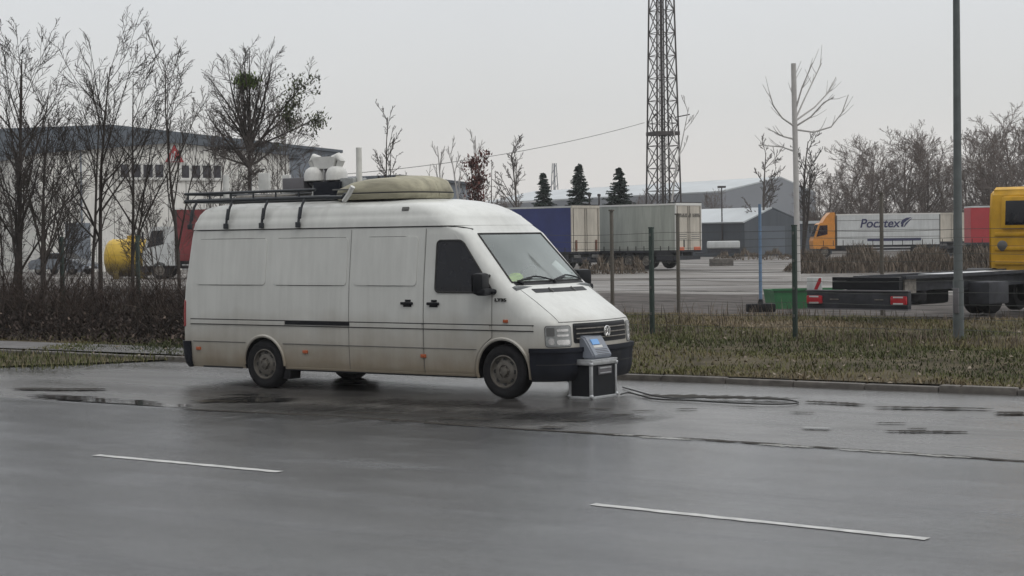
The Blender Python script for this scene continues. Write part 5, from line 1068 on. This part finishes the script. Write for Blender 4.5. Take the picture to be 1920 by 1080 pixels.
def rigid(label, px, Z, head, Lb, cabm, boxm, z0=.98, z1=3.52, fascia=None, defl=True, name='box_truck'):
    hd = Vector((head[0], head[1])).normalized(); base = spot(px, Z)
    o = thing(name, label, 'truck', base, yaw(*hd)); h = 1.25     # local x=0 at the rear, box forward to Lb, cab beyond
    BX = MB().span((0, -h, z0), (Lb, h, z1)).build('box', boxm, o, smooth=False)
    b = MB(); b.span((-.01, -h-.012, z1-.09), (Lb+.01, h+.012, z1+.012)); b.build('roof_rail', M['roofwhite'], BX, smooth=False)
    b = MB(); b.span((-.015, h-.02, z0+.01), (.06, h+.014, z1-.1)); b.span((Lb-.06, h-.02, z0+.01), (Lb+.015, h+.014, z1-.1)); b.build('corner_post', M['letter'], BX, smooth=False)
    b = MB(); b.span((.2, -.5, .55), (Lb+1.7, -.38, z0-.004)); b.span((.2, .38, .55), (Lb+1.7, .5, z0-.004)); b.span((2.7, h-.5, .5), (5.2, h-.1, .93)); b.build('chassis', M['chassis'], o, smooth=False)
    b = MB(); b.span((2.4, h-.06, .72), (6.2, h-.03, .80)); b.span((2.4, h-.06, .48), (6.2, h-.03, .56)); b.build('side_guard', M['alu'], o, smooth=False)
    cab(o, cabm, Lb+.10, z0=.72, defl=defl, top=z1+.16)
    for x in (1.9, Lb+.95):
        for y in (-1.05, 1.05): plain_wheel(o, x, y, .48, .48)
    return o, BX
PT, PB = rigid('orange cab box truck whose white side carries the blue word Pocztex', 1757, 151, (-1, .03), 8.4, M['torange'], M['boxwhite'])
cv = bpy.data.curves.new('t', 'FONT'); cv.body = 'Pocztex'; cv.size = 1.12; cv.extrude = .012; cv.shear = .22; cv.offset = .018; cv.space_character = 1.0
to = bpy.data.objects.new('t', cv); S.collection.objects.link(to); tm = bpy.data.meshes.new_from_object(to.evaluated_get(bpy.context.evaluated_depsgraph_get())); bpy.data.objects.remove(to)
xs_ = [v.co.x for v in tm.vertices]; sc_ = 3.28/(max(xs_)-min(xs_)); tm.materials.clear(); tm.materials.append(M['navy'])
to = bpy.data.objects.new('lettering', tm); S.collection.objects.link(to); to.parent = PB; to.rotation_euler = (math.radians(90), 0, math.radians(180)); to.scale = (sc_, sc_, 1); to.location = (6.52, 1.268, 2.42)
b = MB(); b.prism([(2.98, 2.42), (3.18, 2.45), (2.95, 2.72), (2.55, 3.05), (2.30, 3.20), (2.72, 3.16), (3.06, 3.0), (3.20, 2.72)], 1.256, 1.275, 'y'); b.prism([(2.96, 2.40), (2.86, 2.44), (2.62, 2.75), (2.22, 3.16), (2.48, 3.0), (2.82, 2.72)], 1.256, 1.276, 'y'); b.build('emblem', M['navy'], PB, smooth=False)
MB().span((1.55, 1.253, 1.30), (5.90, 1.268, 1.52)).build('side_stripe', M['navy'], PB, smooth=False)
b = MB()
for z in (1.62, 2.18, 2.98): b.span((.02, 1.251, z), (8.38, 1.258, z+.035))
b.build('panel_seam', M['crease'], PB, smooth=False)
# red truck with a white cab behind the rear of the van
rigid('red box truck with a white cab at the left, behind the rear of the van', 560, 101, (-1, .04), 6.5, M['boxwhite'], M['maroon'], z1=3.85, defl=False)
# yellow tank
TK = thing('yellow_tank', 'yellow cylindrical tank on legs seen through the branches', 'tank', spot(243, 103), yaw(1, .12)); R_ = 1.05
MB().lathe([(0, -1.42), (R_*.35, -1.40), (R_*.7, -1.30), (R_*.92, -1.12), (R_, -.88), (R_, .95), (R_*.92, 1.18), (R_*.6, 1.32), (0, 1.38)], (0, 0, 1.16), 'x', 32).build('shell', M['tank'], TK)
b = MB()
for x in (-.88, 0, .95): b.lathe([(R_+.005, x-.03), (R_+.025, x-.03), (R_+.025, x+.03), (R_+.005, x+.03)], (0, 0, 1.16), 'x', 32)
b.build('hoop', M['tank'], TK)
for x in (-.72, .72): MB().span((x-.16, -.8, 0), (x+.16, .8, .5)).build('leg', M['tank'], TK, smooth=False)
b = MB(); b.lathe([(0, 2.40), (.25, 2.40), (.25, 2.2)], (0.1, 0, 0), 'z', 16); b.tube([(.1, -.2, 2.42), (.1, .2, 2.42)], .03, 6); b.build('hatch', M['tank'], TK)
# parked car
CA = thing('parked_car', 'dark silver parked car half hidden by the bare trees', 'car', spot(118, 119), yaw(.9, -.42))
sec = [(-2.15, .35), (-2.2, .75), (-1.95, .95), (-1.5, 1.02), (-.95, 1.40), (.25, 1.42), (1.0, 1.0), (1.75, .88), (2.15, .68), (2.2, .35)]
b = MB(); rows = []
for y, k_ in ((-.86, 0), (-.84, .06), (-.70, .0), (0, 0), (.70, 0), (.84, .06), (.86, 0)):
    rows.append([(x*(1 if abs(y) < .8 else .985), y if z < .98 else y*(.84 if z > 1.2 else .97), z*(1 if abs(y) < .8 else .985)) for x, z in sec])
b.grid(rows); n_ = len(sec)
b.add(rows[0], [tuple(range(n_))]); b.add(rows[-1], [tuple(range(n_))]); b.add([rows[0][0], rows[-1][0], rows[-1][-1], rows[0][-1]], [(0, 1, 2, 3)]); b.build('body', M['car'], CA, ang=30)
for s_ in (-1, 1):
    MB().prism([(-1.35, 1.03), (.85, 1.02), (.22, 1.36), (-.90, 1.34)], s_*.735 if s_ < 0 else .70, s_*.845 if s_ > 0 else -.845, 'y').build('side_window', M['dglass'], CA, smooth=False)
    MB().box((2.10, s_*.6, .68), (.16, .32, .13), bev=.04).build('headlight', M['lens'], CA); MB().box((-2.14, s_*.62, .80), (.1, .3, .14), bev=.03).build('tail_lamp', M['red'], CA)
    MB().box((.72, s_*.98, 1.05), (.12, .18, .13), bev=.04).build('mirror', M['car'], CA)
    for x in (-1.35, 1.35): plain_wheel(CA, x, s_*.76, .31, .31, .2)
b = MB(); b.add([(.99, -.62, 1.03), (.99, .62, 1.03), (.30, .56, 1.405), (.30, -.56, 1.405)], [(0, 1, 2, 3)]); b.build('windscreen', M['dglass'], CA, smooth=False)
b = MB(); b.box((2.19, 0, .45), (.05, 1.2, .16), bev=.02); b.build('grille', M['black'], CA); MB().box((2.222, 0, .46), (.01, .5, .11)).build('number_plate', M['boxwhite'], CA)
# covered small trailer by the garage
ST = thing('small_trailer', 'small trailer with a white cover beside the dark garage', 'trailer', spot(1356, 152), yaw(1, -.1))
MB().box((0, 0, 1.15), (2.7, 1.5, .62), bev=.12).build('cover', M['boxwhite'], ST); MB().span((-1.32, -.72, .42), (1.32, .72, .83)).build('bed', M['chassis'], ST, smooth=False)
for s_ in (-1, 1): plain_wheel(ST, 0, s_*.8, .32, .32, .2)
MB().tube([(-1.3, 0, .5), (-2.3, 0, .45)], .05, 6).build('drawbar', M['chassis'], ST)
for px, wpx, Z, lab in ((1352, 44, 118, 'low grey concrete block lying before the dark garage'), ):
    MBb = MB().box((0, 0, .22), (1.5, .5, .5), bev=.05).build('concrete_block', M['kerb']); MBb.location = spot(px, Z); MBb.rotation_euler.z = yaw(1, .1); tag(MBb, lab, 'block')
# flatbed chassis with yellow cab
ang_ = math.radians(40); hd = (math.sin(ang_), math.cos(ang_)); FB = thing('flatbed_truck', 'yellow cab truck with a bare dark chassis and red tail lamps', 'truck', spot(1608, 38), yaw(*hd))
LB = 8.5
b = MB()
for y in (-.42, .42): b.span((.35, y-.05, .74), (LB+1.6, y+.05, 1.0))
for x in np.arange(.8, LB, 1.1): b.span((x-.06, -.37, .78), (x+.06, .37, .96))
b.span((.9, -.62, 1.003), (LB-.4, -.50, 1.07)); b.span((.9, .50, 1.003), (LB-.4, .62, 1.07))
b.build('chassis', M['chassis'], FB, smooth=False)
b = MB(); b.span((.30, -.78, .98), (.46, .78, 1.06)); b.span((.30, -.78, .80), (.42, .78, .975)); b.build('rear_crossmember', M['black'], FB, smooth=False)
b = MB()
b.span((3.2, -.30, 1.02), (7.0, .30, 1.06)); b.build('deck_board', M['alu'], FB, smooth=False)
UB = MB().box((0, 0, .60), (.14, 2.36, .36), bev=.02).build('underrun_beam', M['chassis'], FB)
b = MB(); b.box((-.03, 0, .79), (.14, 2.38, .022)); b.box((-.03, 0, .41), (.14, 2.38, .022)); b.build('beam_edge', M['grey'], UB)
for s_ in (-1, 1):
    TL = MB().box((-.09, s_*.98, .60), (.06, .36, .17), bev=.02).build('tail_lamp', M['redlit'], UB)
    b = MB(); b.box((-.122, s_*.98, .665), (.01, .22, .03)); b.box((-.122, s_*.98, .535), (.01, .22, .03)); b.build('lens_strip', M['boxwhite'], TL)
    MB().box((-.075, s_*.52, .61), (.02, .2, .02)).build('bracket', M['steel'], UB)
CV = MB().box((-.02, 1.02, .93), (.03, .36, .26), bev=.01).build('warning_board', M['boxwhite'], FB)
b = MB(); b.prism([(.94, .81), (1.02, .81), (.90, 1.05), (.85, 1.05), (.85, .97)], -.045, -.037, 'x'); b.build('red_stripe', M['redlit'], CV, smooth=False)
for x in (7.5, LB+1.2):
    for y in (-1.0, 1.0):
        plain_wheel(FB, x, y, .50, .50, .30)
        if x < 8: plain_wheel(FB, x, y*.66, .50, .50, .30)
MB().box((4.4, .80, .64), (1.5, .55, .58), bev=.08).build('fuel_tank', M['chassis'], FB)
MB().box((4.4, -.80, .62), (1.0, .50, .50), bev=.04).build('tool_box', M['chassis'], FB)
MB().tube([(2.0, 0, .52), (2.0, 0, .74)], .47, 24).build('spare_wheel', M['rubber'], FB)
b = MB(); b.tube([(1.2, .3, .95), (2.0, .5, .80), (3.4, .45, .72), (4.4, .5, .78)], .03, 6); b.tube([(1.2, -.2, .92), (2.4, -.45, .75), (3.6, -.4, .70)], .025, 6); b.build('air_hose', M['black'], FB)
for y_ in (.52, -.52): MB().span((1.0, y_-.02, .70), (1.5, y_+.02, 1.0)).build('gusset', M['steel'], FB, smooth=False)
for s_ in (-1, 1):
    b = MB(); pts = [(7.5+.60*math.cos(a), s_*.85, .50+.60*math.sin(a)) for a in np.linspace(.15, 2.99, 12)]
    b.grid([[(p[0], p[1]-.32, p[2]) for p in pts], [(p[0], p[1]+.32, p[2]) for p in pts]]); b.build('mudguard', M['black'], FB)
YC = MB().prism([(LB, .80), (LB+1.9, .80), (LB+1.95, 1.5), (LB+1.55, 2.75), (LB+1.2, 3.02), (LB+.30, 3.06), (LB+.10, 2.95), (LB, 2.35)], -1.17, 1.17, 'y').build('cab', M['tyellow'], FB, ang=25)
bm = bmesh.new(); bm.from_mesh(YC.data); bmesh.ops.bevel(bm, geom=[e_ for e_ in bm.edges if e_.calc_face_angle(0) > .9], offset=.09, segments=3, affect='EDGES')
for f in bm.faces: f.smooth = True
bm.to_mesh(YC.data); bm.free()
b = MB()
for z in (1.20, 1.55, 1.90): b.box((LB-.012, 0, z), (.05, 1.95, .10), bev=.022)
b.build('rear_rib', M['tyellow'], YC)
b = MB(); b.box((LB+.03, 0, 2.42), (.16, 1.62, .80), bev=.07, ry=.075); b.build('window_surround', M['tyellow'], YC)
MB().box((LB-.045, 0, 2.42), (.04, 1.36, .60), bev=.018, ry=.075).build('window', M['dglass'], YC)
b = MB(); b.lathe([(0, LB-.05), (.10, LB-.05), (.13, LB-.03), (.13, LB)], (0, .78, 1.62), 'x', 20); b.build('filler_cap', M['lampdark'], YC)
for s_ in (-1, 1):
    MB().box((LB+1.45, s_*1.36, 2.1), (.12, .2, .5), bev=.04).build('mirror', M['black'], YC)
    MB().prism([(LB+.75, 1.75), (LB+1.72, 1.62), (LB+1.40, 2.6), (LB+.75, 2.65)], s_*1.172 if s_ > 0 else -1.186, 1.186 if s_ > 0 else -1.172, 'y').build('side_window', M['dglass'], YC, smooth=False)
# green skip behind it
GS = thing('green_skip', 'low green metal skip behind the flatbed chassis', 'skip', spot(1504, 50), yaw(1, .12))
b = MB(); lo, hi = (-.85, .85), (-.95, .95); b.add([(-.88, -.5, 0), (.88, -.5, 0), (.88, .5, 0), (-.88, .5, 0), (-.96, -.55, .52), (.96, -.55, .52), (.96, .55, .52), (-.96, .55, .52), (-.90, -.49, .52), (.90, -.49, .52), (.90, .49, .52), (-.90, .49, .52), (-.84, -.45, .06), (.84, -.45, .06), (.84, .45, .06), (-.84, .45, .06)],
    [(3, 2, 1, 0), (0, 1, 5, 4), (1, 2, 6, 5), (2, 3, 7, 6), (3, 0, 4, 7), (4, 5, 9, 8), (5, 6, 10, 9), (6, 7, 11, 10), (7, 4, 8, 11), (8, 9, 13, 12), (9, 10, 14, 13), (10, 11, 15, 14), (11, 8, 12, 15), (12, 13, 14, 15)]); b.build('tub', M['green'], GS, smooth=False)
b = MB(); b.span((-1.0, -.60, .50), (1.0, -.552, .56)); b.build('rim', M['green'], GS, smooth=False)
# ------------------------------------------------------------------ the damp air
b = MB(); b.span((-560, -60, -1.2), (260, 520, 46)); hz = b.build('haze', M['boxwhite'], smooth=False)
hm = bpy.data.materials.new('haze_air'); hm.use_nodes = True; n_, l_ = hm.node_tree.nodes, hm.node_tree.links; n_.clear()
ho = n_.new('ShaderNodeOutputMaterial'); pv = n_.new('ShaderNodeVolumePrincipled'); pv.inputs['Color'].default_value = (.93, .93, .94, 1); pv.inputs['Density'].default_value = .0004; pv.inputs['Anisotropy'].default_value = .2
l_.new(pv.outputs[0], ho.inputs['Volume']); hz.data.materials.clear(); hz.data.materials.append(hm); tag(hz, kind='stuff')
